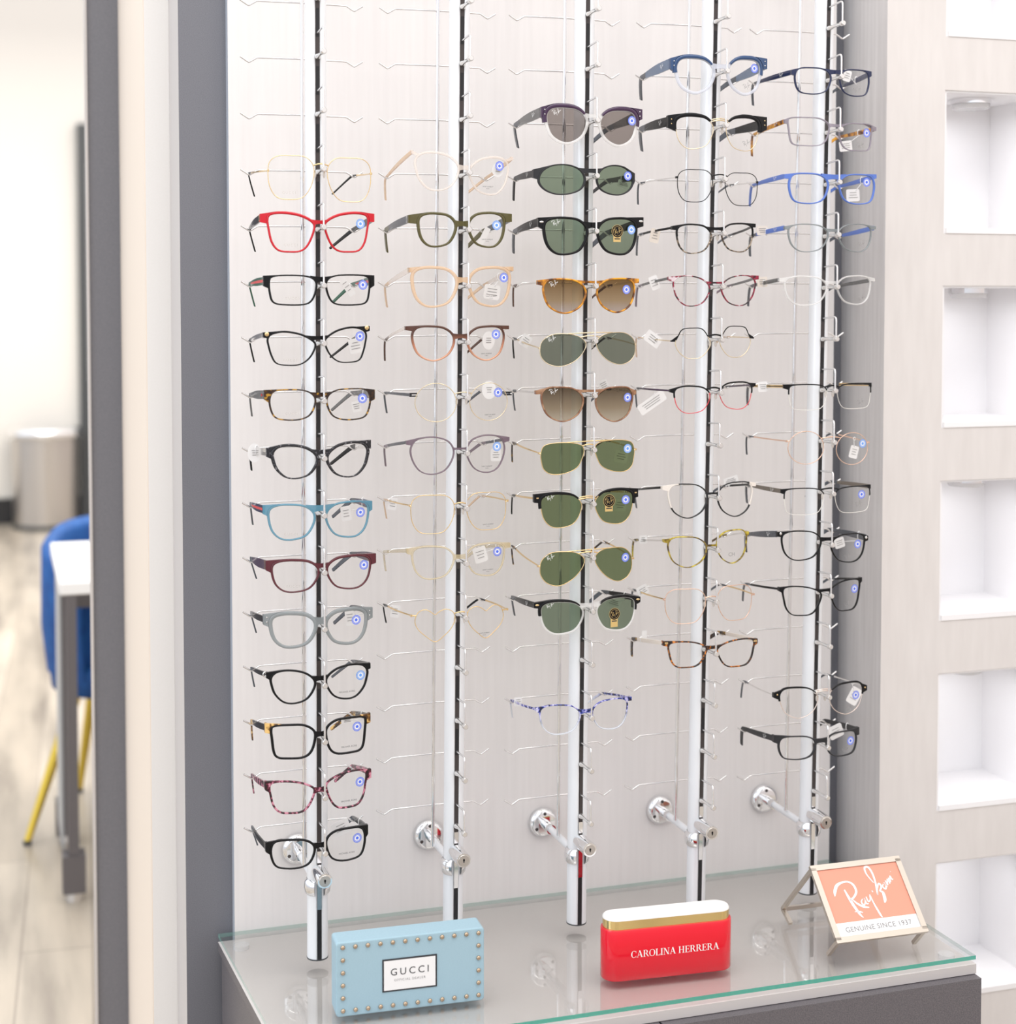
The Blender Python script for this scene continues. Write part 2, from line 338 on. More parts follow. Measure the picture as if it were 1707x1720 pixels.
# handwritten two-word logo drawn with pen strokes (unit width 1)
SCRIPT = [
 [(.00, .30, .012), (.03, .36, .045), (.10, .44, .045), (.20, .47, .03), (.30, .46, .025), (.36, .40, .035), (.36, .30, .035), (.29, .23, .03), (.20, .19, .025)],
 [(.19, .36, .02), (.20, .24, .04), (.22, .10, .045), (.25, -.03, .035), (.28, -.09, .01)],
 [(.24, .20, .015), (.29, .12, .03), (.36, .06, .035), (.44, .03, .015)],
 [(.19, .02, .01), (.27, .00, .025), (.31, -.02, .01)],
 [(.40, .17, .012), (.36, .13, .022), (.38, .08, .022), (.42, .12, .018), (.43, .18, .018), (.43, .09, .02), (.46, .09, .012)],
 [(.47, .19, .018), (.47, .12, .022), (.51, .13, .018), (.54, .21, .018)],
 [(.54, .21, .02), (.54, .08, .022), (.55, -.04, .03), (.56, -.12, .028), (.57, -.15, .01)],
 [(.60, .24, .026), (.615, .245, .026)],
 [(.69, .36, .014), (.645, .50, .022), (.66, .60, .03), (.72, .60, .032), (.74, .50, .03), (.72, .36, .028), (.68, .24, .024), (.66, .17, .02)],
 [(.66, .17, .02), (.70, .26, .022), (.76, .33, .025), (.78, .28, .03), (.72, .22, .02)],
 [(.72, .22, .018), (.76, .19, .04), (.74, .09, .05), (.71, .04, .012)],
 [(.83, .31, .012), (.80, .27, .022), (.83, .23, .022), (.855, .28, .018), (.85, .33, .016), (.865, .25, .02)],
 [(.885, .35, .018), (.89, .28, .02), (.91, .33, .018), (.93, .36, .02), (.935, .29, .02)],
 [(.955, .38, .018), (.955, .31, .02), (.975, .36, .018), (.995, .40, .018), (1.0, .34, .018), (1.02, .35, .008)],
 [(1.03, .46, .008), (1.04, .46, .008)],
]
def cat_open(P, k=5):
    out = []
    for i in range(len(P)-1):
        p0 = P[max(i-1, 0)]; p1 = P[i]; p2 = P[i+1]; p3 = P[min(i+2, len(P)-1)]
        for j in range(k):
            t = j/k
            out.append(tuple(.5*((2*b)+(-a+c)*t+(2*a-5*b+4*c-d)*t*t+(-a+3*b-3*c+d)*t**3) for a, b, c, d in zip(p0, p1, p2, p3)))
    out.append(P[-1]); return out
def script_mesh(width, mt):
    key = ('script', width, mt.name)
    if key in TXT: return TXT[key]
    V = []; F = []
    for st in SCRIPT:
        P = cat_open(st); n0 = len(V)
        for i, (x, z, wd) in enumerate(P):
            a = P[max(i-1, 0)]; b = P[min(i+1, len(P)-1)]; dx, dz = b[0]-a[0], b[1]-a[1]; L = math.hypot(dx, dz) or 1
            nx, nz = -dz/L*max(wd, .004)/2, dx/L*max(wd, .004)/2
            V += [((x+nx-.5)*width, 0, (z+nz-.22)*width), ((x-nx-.5)*width, 0, (z-nz-.22)*width)]
        for i in range(len(P)-1): a = n0+2*i; F.append((a, a+1, a+3, a+2))
    TXT[key] = newmesh('script_lettering', V, F, [mt]); return TXT[key]

# ------------------------------------------------------------------ structure of the shop
def struct(name, mb, label=None):
    o = mb.build(name); return tag(o, label, kind='structure')
def bx(mb, x0, x1, y0, y1, z0, z1, mt): mb.box(((x0+x1)/2, (y0+y1)/2, (z0+z1)/2), (x1-x0, y1-y0, z1-z0), mt)
def planks(m, n, b):
    t = n.nodes.new('ShaderNodeTexCoord'); mp = n.nodes.new('ShaderNodeMapping'); mp.inputs['Rotation'].default_value = (0, 0, math.radians(93))
    br_ = n.nodes.new('ShaderNodeTexBrick'); br_.inputs['Scale'].default_value = 1.0; br_.inputs['Brick Width'].default_value = 1.25; br_.inputs['Row Height'].default_value = .16
    br_.inputs['Mortar Size'].default_value = .003; br_.inputs['Color1'].default_value = (.37, .325, .27, 1); br_.inputs['Color2'].default_value = (.47, .42, .355, 1); br_.inputs['Mortar'].default_value = (.30, .26, .22, 1)
    no = n.nodes.new('ShaderNodeTexNoise'); no.inputs['Scale'].default_value = 9; no.inputs['Detail'].default_value = 6; mp2 = n.nodes.new('ShaderNodeMapping'); mp2.inputs['Scale'].default_value = (1, .12, 1)
    n.links.new(t.outputs['Object'], mp.inputs[0]); n.links.new(mp.outputs[0], br_.inputs['Vector']); n.links.new(t.outputs['Object'], mp2.inputs[0]); n.links.new(mp2.outputs[0], no.inputs['Vector'])
    r = ramp(n, [(.3, (.48, .46, .45)), (.5, (.95, .94, .92)), (.72, (1.25, 1.22, 1.18))]); n.links.new(no.outputs[0], r.inputs[0])
    mx_ = n.nodes.new('ShaderNodeMix'); mx_.data_type = 'RGBA'; mx_.blend_type = 'MULTIPLY'; mx_.inputs[0].default_value = 1
    n.links.new(br_.outputs[0], mx_.inputs[6]); n.links.new(r.outputs[0], mx_.inputs[7]); n.links.new(mx_.outputs[2], b.inputs['Base Color'])
wood = mat('light_oak_planks', rough=.32, build=planks)
paint = mat('white_wall_paint', (.82, .80, .77), .6, build=noise_col([(0, (.80, .78, .75)), (1, (.84, .82, .80))], 400, 2, bump=.05))
cream = mat('cream_wall_paint', (.86, .80, .72), .7)
board = mat('slate_grey_laminate', (.16, .165, .19), .34, spec=.6, build=noise_col([(.3, (.140, .145, .168)), (.7, (.190, .190, .212))], 900, 2))
topw = mat('pale_top_laminate', (.70, .665, .65), .4)
cab = mat('charcoal_laminate', (.12, .115, .125), .38, build=noise_col([(.3, (.085, .08, .09)), (.7, (.17, .155, .165))], 700, 3))
edge = mat('pale_edge_band', (.56, .53, .52), .4)
lam = mat('pale_brushed_laminate', (.80, .77, .76), .32, build=noise_col([(.25, (.795, .765, .755)), (.75, (.845, .815, .805))], 14, 5, (9, 9, .35)))
lamb = mat('blue_white_edge', (.55, .60, .68), .3)
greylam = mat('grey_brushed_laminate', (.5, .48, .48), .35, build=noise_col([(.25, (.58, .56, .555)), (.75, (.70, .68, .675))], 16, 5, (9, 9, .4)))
niche_face = mat('warm_grey_laminate', (.72, .68, .65), .4, build=noise_col([(.3, (.685, .65, .63)), (.7, (.735, .70, .68))], 10, 4, (6, 6, 1)))
niche_white = mat('niche_white', (.88, .87, .88), .35)
dark = mat('dark_grey_metal', (.06, .065, .07), .4)

mb = MB(); bx(mb, -4.5, 3.2, -2.6, 11.4, -.06, 0, wood); struct('floor', mb, 'light oak plank floor')
mb = MB(); bx(mb, .208, 3.0, 2.335, 2.805, 0, 3.2, paint); bx(mb, .2065, .208, 2.3355, 2.805, 0, 3.2, mat('warm_lit_paint', (.84, .74, .64), .6)); struct('wall_back', mb, 'white painted wall end behind the display')  # left face tinted cream: warm light from the next room, put into the colour
mb = MB(); bx(mb, .1545, .207, 2.805, 2.83, 0, 3.2, board); bx(mb, .151, .1545, 2.80, 2.834, 0, 3.2, edge); struct('trim_1', mb, 'grey upright panel at the room opening')
mb = MB()
V = [(x, y, z) for z in (0, 3.0) for x, y in ((.2422, 2.21), (1.262, 2.21), (1.262, 2.335), (.2422, 2.335))]
mb.add(V, [(0, 1, 5, 4), (4, 5, 6, 7), (3, 2, 1, 0), (1, 2, 6, 5), (2, 3, 7, 6)], board); mb.add(V, [(3, 0, 4, 7)], edge)
struct('trim_2', mb, 'slate grey backing board')
mb = MB()
V = [(x, y, z) for z in (.60, 2.6) for x, y in ((.3064, 2.19), (1.238, 2.19), (1.238, 2.21), (.3064, 2.21))]
mb.add(V, [(0, 1, 5, 4), (4, 5, 6, 7), (3, 2, 1, 0), (2, 3, 7, 6)], lam); mb.add(V, [(3, 0, 4, 7), (1, 2, 6, 5)], lamb)
struct('trim_3', mb, 'pale brushed display panel behind the poles')
# wall with square niches
NZ = [(.1265+.2935*k, .3405+.2935*k) for k in range(7)]          # bottom, top of each opening
NZ = [(.4213-.2935, .6357-.2935)]+[(a, b) for a, b in ((.4213, .6357), (.7165, .9291), (1.0105, 1.2246), (1.3054, 1.5203), (1.5993, 1.8137), (1.8937, 2.108), (2.187, 2.401))]
mb = MB(); FY = 2.083
def face_box(x0, x1, z0, z1, left=None):
    V = [(x, y, z) for z in (z0, z1) for x, y in ((x0, FY), (x1, FY), (x1, 2.335), (x0, 2.335))]
    mb.add(V, [(0, 1, 5, 4), (4, 5, 6, 7), (3, 2, 1, 0), (1, 2, 6, 5), (2, 3, 7, 6)], niche_face); mb.add(V, [(3, 0, 4, 7)], left or niche_face)
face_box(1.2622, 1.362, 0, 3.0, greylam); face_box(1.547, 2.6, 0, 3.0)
zz = 0
for a, b in NZ: face_box(1.362, 1.547, zz, a); zz = b
face_box(1.362, 1.547, zz, 3.0)
struct('wall_right', mb, 'warm grey wall with a column of square niches')
for i, (a, b) in enumerate(NZ):
    mb = MB(); x0, x1, y0, y1 = 1.3622, 1.5468, FY-.0015, 2.24
    bx(mb, x0, x1, y1-.01, y1, a, b, niche_white); bx(mb, x0, x0+.004, y0+.004, y1-.01, a, b, niche_white); bx(mb, x1-.004, x1, y0+.004, y1-.01, a, b, niche_white)
    bx(mb, x0+.004, x1-.004, y0, y1-.01, a, a+.008, niche_white); bx(mb, x0+.004, x1-.004, y0+.004, y1-.01, b-.003, b, niche_white)
    struct('trim_%d' % (4+i), mb, 'white lined niche')
    if i in (1, 2, 3, 4, 5, 6):
        zc = b-.003; c0 = (1.452, 2.150, zc-.004)
        t_ = empty('puck_light', c0, 0, ['', 'round puck light in the ceiling of the lowest niche', 'round puck light in the second lowest niche', 'round puck light in the third lowest niche', 'round clear puck light in the middle niche, seen edge-on', 'round clear puck light with chrome rim in the second niche from the top', 'round puck light in the top niche'][i], 'light')
        m2 = MB(); m2.tube([(0, 0, -.004), (0, 0, .004)], .031, chrome, 28); m2.build('rim', t_)
        m2 = MB(); m2.tube([(0, 0, -.011), (0, 0, -.0042)], [.027, .029], clear_plastic, 28); m2.build('diffuser', t_)
        l = bpy.data.lights.new('puck_bulb', 'AREA'); l.shape = 'DISK'; l.size = .05; l.energy = .07; l.color = (.96, .97, 1)
        lo = bpy.data.objects.new('puck_bulb', l); C.objects.link(lo); lo.parent = t_; lo.location = (0, 0, -.0125)

# room seen through the opening on the left
mb = MB(); bx(mb, -4.4, 3.0, 11.1, 11.3, 0, 5.0, mat('office_wall', (.86, .83, .78), .6)); struct('wall_far', mb, 'cream far wall of the next room')
mb = MB(); bx(mb, -4.4, .536, 11.07, 11.1, 0, .17, mat('black_baseboard', (.02, .02, .022), .4)); struct('baseboard_far', mb, 'black baseboard along the far wall')
mb = MB()
bx(mb, .536, .60, 11.02, 11.1, 0, 2.67, dark); bx(mb, 1.40, 1.46, 11.02, 11.1, 0, 2.67, dark); bx(mb, .60, 1.40, 11.02, 11.1, 2.42, 2.67, dark); bx(mb, .60, 1.40, 11.02, 11.1, 0, .95, dark)
d1 = struct('door_1', mb, 'dark framed glass door in the far wall')
mb = MB(); bx(mb, .60, 1.40, 11.05, 11.07, .95, 2.42, mat('frosted_glass', (.72, .76, .78), .3)); mb.build('door_pane', d1)

# ------------------------------------------------------------------ trash can, table and chair in the next room
brushed = mat('brushed_steel', (.56, .53, .50), .28, .9)
tcan = empty('trash_can', (.302, 10.86, 0), 0, 'brushed steel cylindrical trash can with a ring lid by the far wall', 'trash can')
mb = MB(); mb.tube([(0, 0, .0), (0, 0, .60)], [.205, .215], brushed, 36); mb.build('body', tcan)
mb = MB(); mb.tube([(0, 0, .60), (0, 0, .62), (0, 0, .655), (0, 0, .66)], [.238, .245, .238, .20], chrome, 36); mb.build('lid_ring', tcan)
mb = MB(); mb.tube([(0, 0, .0), (0, 0, .03)], .212, dark, 36); mb.build('base_ring', tcan)

whitetop = mat('white_laminate_top', (.86, .86, .86), .3)
tleg = mat('grey_table_metal', (.12, .11, .115), .45); tleg_lit = mat('lit_leg_side', (.42, .43, .44), .5)
tb = empty('desk', (.142, 4.03, 0), 0, 'white topped desk with grey metal legs in the next room', 'table')
mb = MB(); mb.box((.75, .34, .787), (1.5, .68, .032), whitetop, bev=.003); mb.build('tabletop', tb)
for x in (.022, 1.44):
    for y in (.03, .48):
        mb = MB(); mb.box((x+.005, y, .44), (.026, .05, .66), tleg); mb.box((x+.005, y, .07), (.056, .06, .095), tleg); lg = mb.build('leg', tb)
        mb = MB(); mb.tube([(x+.005, y, 0), (x+.005, y, .022)], [.022, .018], brushed, 16); mb.build('glide', lg)
mb = MB(); mb.box((.75, .48, .70), (1.38, .02, .10), tleg); mb.build('apron', tb)
mb = MB(); mb.box((.003, .19, .445), (.006, .26, .65), tleg_lit); mb.build('side_panel', tb)  # leg's left side; the light falling on it is painted in as paler grey

velvet = mat('royal_blue_velvet', (.004, .085, .36), .75, build=noise_col([(.3, (.001, .055, .24)), (.7, (.005, .095, .34))], 30, 4))
brass = mat('brushed_brass', (.62, .45, .07), .3, .8)
ch = empty('barrel_chair', (.405, 4.80, 0), 0, 'royal blue velvet barrel chair on splayed brass legs behind the desk', 'chair')
mb = MB(); V = []; F = []; n = 26; R_ = .275
for i in range(n):
    a = math.radians(-50+280*i/(n-1)); h = .84-.16*(abs(i-(n-1)/2)/((n-1)/2))**3.0
    for r_, z in ((R_, .42), (R_+.015, .55), (R_+.012, h-.03), (R_-.012, h), (R_-.04, h-.03), (R_-.045, .55), (R_-.05, .42)):
        V.append((r_*math.cos(a), r_*math.sin(a)*.95, z))
for i in range(n-1):
    for k in range(6): F.append((i*7+k, (i+1)*7+k, (i+1)*7+k+1, i*7+k+1))
mb.add(V, F, velvet, True); mb.add(V[:7], [tuple(range(7))], velvet); mb.add(V[-7:], [tuple(reversed(range(7)))], velvet); mb.build('backrest', ch)
mb = MB(); mb.tube([(0, 0, .36), (0, 0, .37), (0, 0, .44), (0, 0, .465), (0, 0, .47)], [.20, .262, .268, .255, .20], velvet, 32); mb.build('seat', ch)
for sx, sy in ((-1, -1), (1, -1), (1, 1), (-1, 1)):
    mb = MB(); fx, fy = (sx*.340, -.29) if sy < 0 else (sx*.18, .15)
    mb.tube([(sx*.20 if sy < 0 else sx*.13, sy*.13, .37), (fx, fy, .008)], [.019, .010], brass, 14); lg = mb.build('leg', ch)
    mb = MB(); mb.tube([(fx, fy, 0), (fx, fy, .012)], .012, dark, 12); mb.build('foot_cap', lg)

# ------------------------------------------------------------------ cabinet with glass shelf
CP = [(.3085, 1.801), (1.2415, 1.801), (1.2352, 2.187), (.2832, 2.187)]
def poly(z0, z1, mt, mb, inset=0.0, side=None, sides=None):
    cx = sum(p_[0] for p_ in CP)/4; cy = sum(p_[1] for p_ in CP)/4
    P_ = [(x-(inset if x > cx else -inset), y-(inset if y > cy else -inset)) for x, y in CP]
    mb.prism(P_, lambda a, b: (a, b, z0), lambda a, b: (a, b, z1), mt, mt2=side)
    if sides:
        for i in range(4): mb.MI[-4+i] = mb.m(sides[i])
cabi = empty('cabinet', (.78, 2.0, 0), 0, 'charcoal grey drawer cabinet under the glass shelf', 'cabinet')
def rel(o_, root): 
    for v in o_.data.vertices: v.co -= root.location
mb = MB(); poly(0.0, .595, cab, mb, .004); o = mb.build('body', cabi); rel(o, cabi)
mb = MB(); poly(.5955, .6085, topw, mb, -.0005, None, (edge, edge, edge, cab)); o = mb.build('top_board', cabi); rel(o, cabi)
mb = MB(); bx(mb, .316, .7795, 1.787, 1.8048, .06, .5945, cab); o = mb.build('drawer_front', cabi); rel(o, cabi)
mb = MB(); bx(mb, .7825, 1.2410, 1.787, 1.8048, .06, .5945, cab); o = mb.build('drawer_front', cabi); rel(o, cabi)
gtop = glassy('clear_shelf_glass', (.972, .972, .966), 1.75); gside = mat('green_glass_edge', (.03, .36, .27), .12, alpha=.88)
gside2 = mat('pale_green_glass_edge', (.20, .50, .42), .12, alpha=.38)
gs = empty('glass_shelf', (.78, 2.0, .6145), 0, 'clear glass shelf with green edges on top of the cabinet', 'glass shelf')
mb = MB(); poly(.6145, .6200, gtop, mb, 0, gside, (gside, gside2, gside2, gside2)); o = mb.build('glass_pane', gs); rel(o, gs)
for x, y in ((.332, 1.830), (1.215, 1.830), (1.208, 2.155), (.310, 2.155)):
    mb = MB(); mb.tube([(x, y, .6087), (x, y, .6143)], .011, clear_plastic, 20); o = mb.build('bumper', gs); rel(o, gs)

# ------------------------------------------------------------------ display poles with hooks
SP, Z0 = .07291, 1.8815
PX = [.3945, .5859, .7609, .9484, 1.1228]; LEAN = [-.0166, -.0322, -.0201, -.0300, -.0217]
XO = [-.006, -.0125, -.006, -.006, -.005]
def yb(col, z): return 1.97+LEAN[col-1]*(z-Z0)
def ball_pos(col, j):
    z = Z0-SP*j; return (PX[col-1], yb(col, z), z)
slotgrey = mat('slot_strip_metal', (.055, .046, .045), .4, .2); slotblack = mat('slot_hole', (.008, .008, .01), .5)
pegm = mat('frosted_chrome', (.80, .78, .76), .2, .85)
HOOK = None
for c_ in range(1, 6):
    x = PX[c_-1]; zb, zt = .6315, 2.35
    y0 = yb(c_, zb)
    nm = ['leftmost', 'second from the left', 'middle', 'fourth from the left', 'rightmost'][c_-1]
    root = empty('display_pole', (x, y0, zb), 0, 'silver eyewear display pole with rows of hooks, '+nm+' of the five', 'display pole', 'eyewear display poles')
    sh = lambda z: yb(c_, z)-y0            # lean of the pole
    # tube with a front groove
    R_ = .0137; g = .0030; prof = []
    a0 = math.asin(g/R_)
    for k in range(33):
        a = -math.pi/2+a0+(2*math.pi-2*a0)*k/32; prof.append((R_*math.cos(a), R_*math.sin(a)))
    prof += [(-g, -R_+.0022), (g, -R_+.0022)]
    yc = .038+R_
    mb = MB(); V = []; n = len(prof)
    for z in (zb, zt):
        for a, b in prof: V.append((a, b+yc+sh(z), z-zb))
    F = [(i, (i+1) % n, n+(i+1) % n, n+i) for i in range(n)]
    mb.add(V, F, satin, True); mb.sm[-3:] = [False]*3; mb.add(V, [tuple(reversed(range(n))), tuple(range(n, 2*n))], satin)
    pb = mb.build('pole_tube', root)
    mb = MB(); mb.tube([(0, yc, -.0005), (0, yc, .0012)], R_+.0004, dark, 32); mb.build('end_cap', root)
    # slotted strip
    mb = MB()
    def strip(z0, z1, mt, wd=.0028, yy=.0382):
        V = [(-wd, yy+sh(z0), z0-zb), (wd, yy+sh(z0), z0-zb), (wd, yy+sh(z1), z1-zb), (-wd, yy+sh(z1), z1-zb)]
        V += [(a, b+.0015, c) for a, b, c in V]; mb.add(V, [(0, 1, 2, 3), (7, 6, 5, 4), (0, 3, 7, 4), (1, 5, 6, 2)], mt)
    strip(zb, zt, slotgrey)
    for j in range(-2, 17):
        z = Z0-SP*j
        if z < .80: continue
        strip(z+.024, z+.060, slotblack, .0021, .0379)
    strip(zb+.001, .715, slotblack, .0026, .0379)
    mb.build('slot_strip', root)
    for a, b in ((.700, .738), (.7625, .778)):
        mb = MB()
        V = [(-.0029, .0374+sh(a), a-zb), (.0029, .0374+sh(a), a-zb), (.0029, .0374+sh(b), b-zb), (-.0029, .0374+sh(b), b-zb)]; V += [(p_, q_+.001, r_) for p_, q_, r_ in V]
        mb.add(V, [(0, 1, 2, 3), (7, 6, 5, 4), (0, 3, 7, 4), (1, 5, 6, 2), (0, 4, 5, 1), (3, 2, 6, 7)], chrome)
        mb.build('slot_cover', root)
    # wall brackets
    for zc, low in ((.728, True), (2.0, False)):
        yy = sh(zc); zl = zc-zb; yw = 2.19-y0
        mb = MB(); mb.tube([(0, yc+yy-R_-.0035+k, zl) for k in (0, 0)] and [(0, yc+yy+R_*.6, zl), (0, yw-.035, zl)], .0050, satin, 16)
        mb.tube([(0, yw-.038, zl), (0, yw-.008, zl)], .0070, chrome, 16); mb.build('bracket_rod', root)
        mb = MB(); mb.tube([(0, yw-.0105, zl), (0, yw-.0100, zl), (0, yw-.0095, zl), (0, yw-.0065, zl), (0, yw-.0050, zl), (0, yw-.0005, zl)], [.0070, .0155, .0178, .0205, .0215, .0215], chrome, 32)
        fl = mb.build('wall_flange', root)
        for q_ in range(3):
            a = math.radians(90+120*q_); mb = MB(); mb.ball((.0145*math.cos(a), yw-.0100, zl+.0145*math.sin(a)), .0026, slotgrey, (1, .5, 1), 10, 6); mb.build('screw', fl)
        mb = MB(); V = []; F = []; ns = 40
        for k, (r_, dz) in enumerate(((R_+.0005, -.0105), (R_+.0032, -.0075), (R_+.0045, 0), (R_+.0032, .0075), (R_+.0005, .0105))):
            for i in range(ns+1):
                a = math.radians(-90+24)+(2*math.pi-math.radians(48))*i/ns; V.append((r_*math.cos(a), yc+yy+r_*math.sin(a), zl+dz))
        m_ = ns+1
        for k in range(4):
            for i in range(ns): F.append((k*m_+i, k*m_+i+1, (k+1)*m_+i+1, (k+1)*m_+i))
        mb.add(V, F, chrome, True); mb.build('pole_clamp', root)
        if low:
            zk = .751; yk = sh(zk); zkl = zk-zb
            mb = MB(); mb.tube([(0, yc+yk-R_+.002, zkl), (0, .003+yk, zkl), (0, .001+yk, zkl)], [.0102, .0102, .0094], chrome, 28); lk = mb.build('lock_cylinder', root)
            mb = MB(); mb.tube([(0, .0012+yk, zkl), (0, .0002+yk, zkl)], [.0076, .0072], brushed, 24); mb.build('lock_face', lk)
            mb = MB(); mb.box((0, -.0001+yk, zkl), (.0012, .0008, .0050), slotblack); mb.box((0, -.0001+yk, zkl+.0008), (.0022, .0008, .0022), slotblack); mb.build('keyhole', lk)
    # lock rod with hooks
    xo = XO[c_-1]
    mb = MB(); mb.tube([(xo, .113+sh(.735), .735-zb), (xo, .113+sh(zt), zt-zb)], .0026, chrome, 12); lr = mb.build('lock_rod', root)
    if HOOK is None:
        mb = MB(); mb.tube([(-.081, 0, .0062), (-.0715, 0, .0002), (-.070, 0, -.0006), (-.0685, 0, -.0002), (-.060, 0, .0050), (-.0575, 0, .0056), (0, 0, .0062), (.0575, 0, .0056), (.060, 0, .0050), (.0685, 0, -.0002), (.070, 0, -.0006), (.0715, 0, .0002), (.081, 0, .0062)], .00125, wire, 8)
        HOOK = mb.mesh('temple_hook')
        mb = MB(); mb.tube([(0, .0385, -.001), (0, .036, -.001), (0, .033, -.0008), (0, .026, -.0003), (0, .006, 0), (0, .003, 0), (0, -.003, .0002), (0, -.0042, .0002)], [.0036, .0040, .0036, .0023, .0023, .0036, .0037, .0028], pegm, 14)
        PEG = mb.mesh('bridge_peg')
        mb = MB(); mb.tube([(0, .038, .0285), (0, .030, .0292), (0, .0045, .0310), (0, .0018, .0302), (0, .0004, .0280), (0, 0, .0250), (0, 0, .0030)], .0013, wire, 8)
        GUARD = mb.mesh('guard_wire')
    for j in range(0, 16):
        z = Z0-SP*j
        obj('temple_hook', HOOK, lr, (xo, .113+sh(z), z-zb))
        obj('bridge_peg', PEG, root, (0, sh(z), z-zb))
        obj('guard_wire', GUARD, root, (0, sh(z), z-zb))

# ------------------------------------------------------------------ blue studded plaque
bluef = mat('powder_blue_leather', (.34, .56, .68), .55, build=noise_col([(.3, (.33, .49, .575)), (.7, (.37, .53, .615))], 500, 3, (1, 1, 4), bump=.15))
stud = mat('antique_brass_stud', (.50, .38, .27), .25, .9)
bw, bd, bh = .1875, .035, .093
pl = empty('brand_plaque', (.3862, 1.8821, .6201), math.radians(-2.5), 'powder blue box plaque edged with brass studs and a white name card', 'display sign', 'brand signs on the glass shelf')
mb = MB(); r_ = .004; pts = []
for cx_, cz_, a0 in ((bw-r_, bh-r_, 0), (r_, bh-r_, 90), (r_, r_, 180), (bw-r_, r_, 270)):
    pts += [(cx_+r_*math.cos(math.radians(a0+q_)), cz_+r_*math.sin(math.radians(a0+q_))) for q_ in (0, 22, 45, 68, 90)]
n = len(pts); V = []
for yy, k in ((0.0012, .0012), (0, .0) , (0, 0), (bd, 0)):
    pass
def ringpts(ins, yy):
    cx, cz = bw/2, bh/2
    return [(cx+(a-cx)*(1-ins/(bw/2)), yy, cz+(b-cz)*(1-ins/(bh/2))) for a, b in pts]
layers = [ringpts(.0014, 0), ringpts(.0004, .0005), ringpts(0, .0016), ringpts(0, bd-.0016), ringpts(.0014, bd)]
V = [p_ for L_ in layers for p_ in L_]; F = [tuple(range(n)), tuple(reversed(range(4*n, 5*n)))]
for k in range(4):
    for i in range(n): F.append((k*n+i, (k+1)*n+i, (k+1)*n+(i+1) % n, k*n+(i+1) % n))
mb.add(V, F, bluef); mb.build('plaque_body', pl)
STUD = None
sp = [(.0085+(bw-.016)*i/11, z) for i in range(12) for z in (.0075, bh-.0065)]+[(x_, .0075+(bh-.014)*k/5) for k in (1, 2, 3, 4) for x_ in (.0085, bw-.0075)]
mb = MB(); mb.ball((0, 0, 0), .0029, stud, (1, .75, 1), 12, 8); STUD = mb.mesh('stud')
for x_, z_ in sp: obj('stud', STUD, pl, (x_, -.0004, z_))
mb = MB(); cx_, cz_ = .0920, .0455; bx(mb, cx_-.0345, cx_+.0345, -.0008, .0005, cz_-.0205, cz_+.0205, ink); bx(mb, cx_-.0325, cx_+.0325, -.0011, .0005, cz_-.0185, cz_+.0185, white_card)
nc = mb.build('name_card', pl)
obj('card_lettering', text_mesh('GUCCI', .0125, ink, 1.42), nc, (cx_, -.0013, cz_+.0035))
obj('card_lettering', text_mesh('OFFICIAL DEALER', .0042, grey_ink, 1.22), nc, (cx_, -.0013, cz_-.0065))

# ------------------------------------------------------------------ red case shaped sign
redp = mat('glossy_red_lacquer', (.78, .0, .018), .1, coat=.3); goldb = mat('polished_gold_band', (.86, .66, .30), .15, 1)
rs = empty('brand_plaque', (.8262, 1.8850, .6201), math.radians(-4.0), 'glossy red rounded case plaque with gold band and white lid', 'display sign', 'brand signs on the glass shelf')
def stadium(w_, dd): 
    r_ = dd/2; P_ = []
    for k in range(17): a = -math.pi/2+math.pi*k/16; P_.append((w_/2-r_+r_*math.cos(a), r_*math.sin(a)))
    for k in range(17): a = math.pi/2+math.pi*k/16; P_.append((-w_/2+r_+r_*math.cos(a), r_*math.sin(a)))
    return P_
def stad_stack(name, levels, mt, parent):
    mb = MB(); V = []; n = 34
    for w_, dd, z in levels: V += [(a, b, z) for a, b in stadium(w_, dd)]
    F = [(k*n+i, k*n+(i+1) % n, (k+1)*n+(i+1) % n, (k+1)*n+i) for k in range(len(levels)-1) for i in range(n)]
    mb.add(V, F, mt, True); mb.add(V[:n], [tuple(reversed(range(n)))], mt); mb.add(V[-n:], [tuple(range(n))], mt); return mb.build(name, parent)
stad_stack('case_body', [(.176, .037, 0), (.1785, .0395, .0015), (.1785, .0395, .0650), (.1770, .0380, .0665)], redp, rs)
stad_stack('gold_band', [(.1730, .0345, .0665), (.1730, .0345, .0780)], goldb, rs)
stad_stack('lid', [(.1735, .0350, .0781), (.1735, .0350, .0800), (.1700, .0315, .0818)], mat('white_lacquer', (.88, .86, .84), .2), rs)
sm_, _ = serif_mesh('CAROLINA HERRERA', .0088, white_ink, .05)
obj('lettering', sm_, rs, (.006, -.0200, .0345))

# ------------------------------------------------------------------ easel sign
nick = mat('brushed_nickel', (.66, .60, .53), .28, .9); pink = mat('salmon_card', (.80, .315, .22), .5)
es = empty('easel_sign', (1.053, 1.865, .6201), math.radians(-.8), 'small brushed metal easel frame holding a salmon pink and white name card', 'display sign', 'brand signs on the glass shelf')
W_ = .130; B0 = Vector((0, -.030, .030)); T0 = Vector((0, .043, .1015))
up = (T0-B0); H_ = up.length; up.normalize(); nrm = Vector((0, -up.z, up.y))
fw = .0078
def rod(mb, a, b, wd, dp, nv):
    a = Vector(a); b = Vector(b); t = (b-a).normalized(); s_ = t.cross(Vector(nv)).normalized(); q_ = s_.cross(t).normalized()
    V = [p_+s_*wd/2*i+q_*dp/2*k for p_ in (a, b) for i, k in ((-1, -1), (1, -1), (1, 1), (-1, 1))]
    mb.add(V, [(3, 2, 1, 0), (4, 5, 6, 7), (0, 1, 5, 4), (1, 2, 6, 5), (2, 3, 7, 6), (3, 0, 4, 7)], mt_)
mt_ = nick
X_ = Vector((W_, 0, 0))
mb = MB()
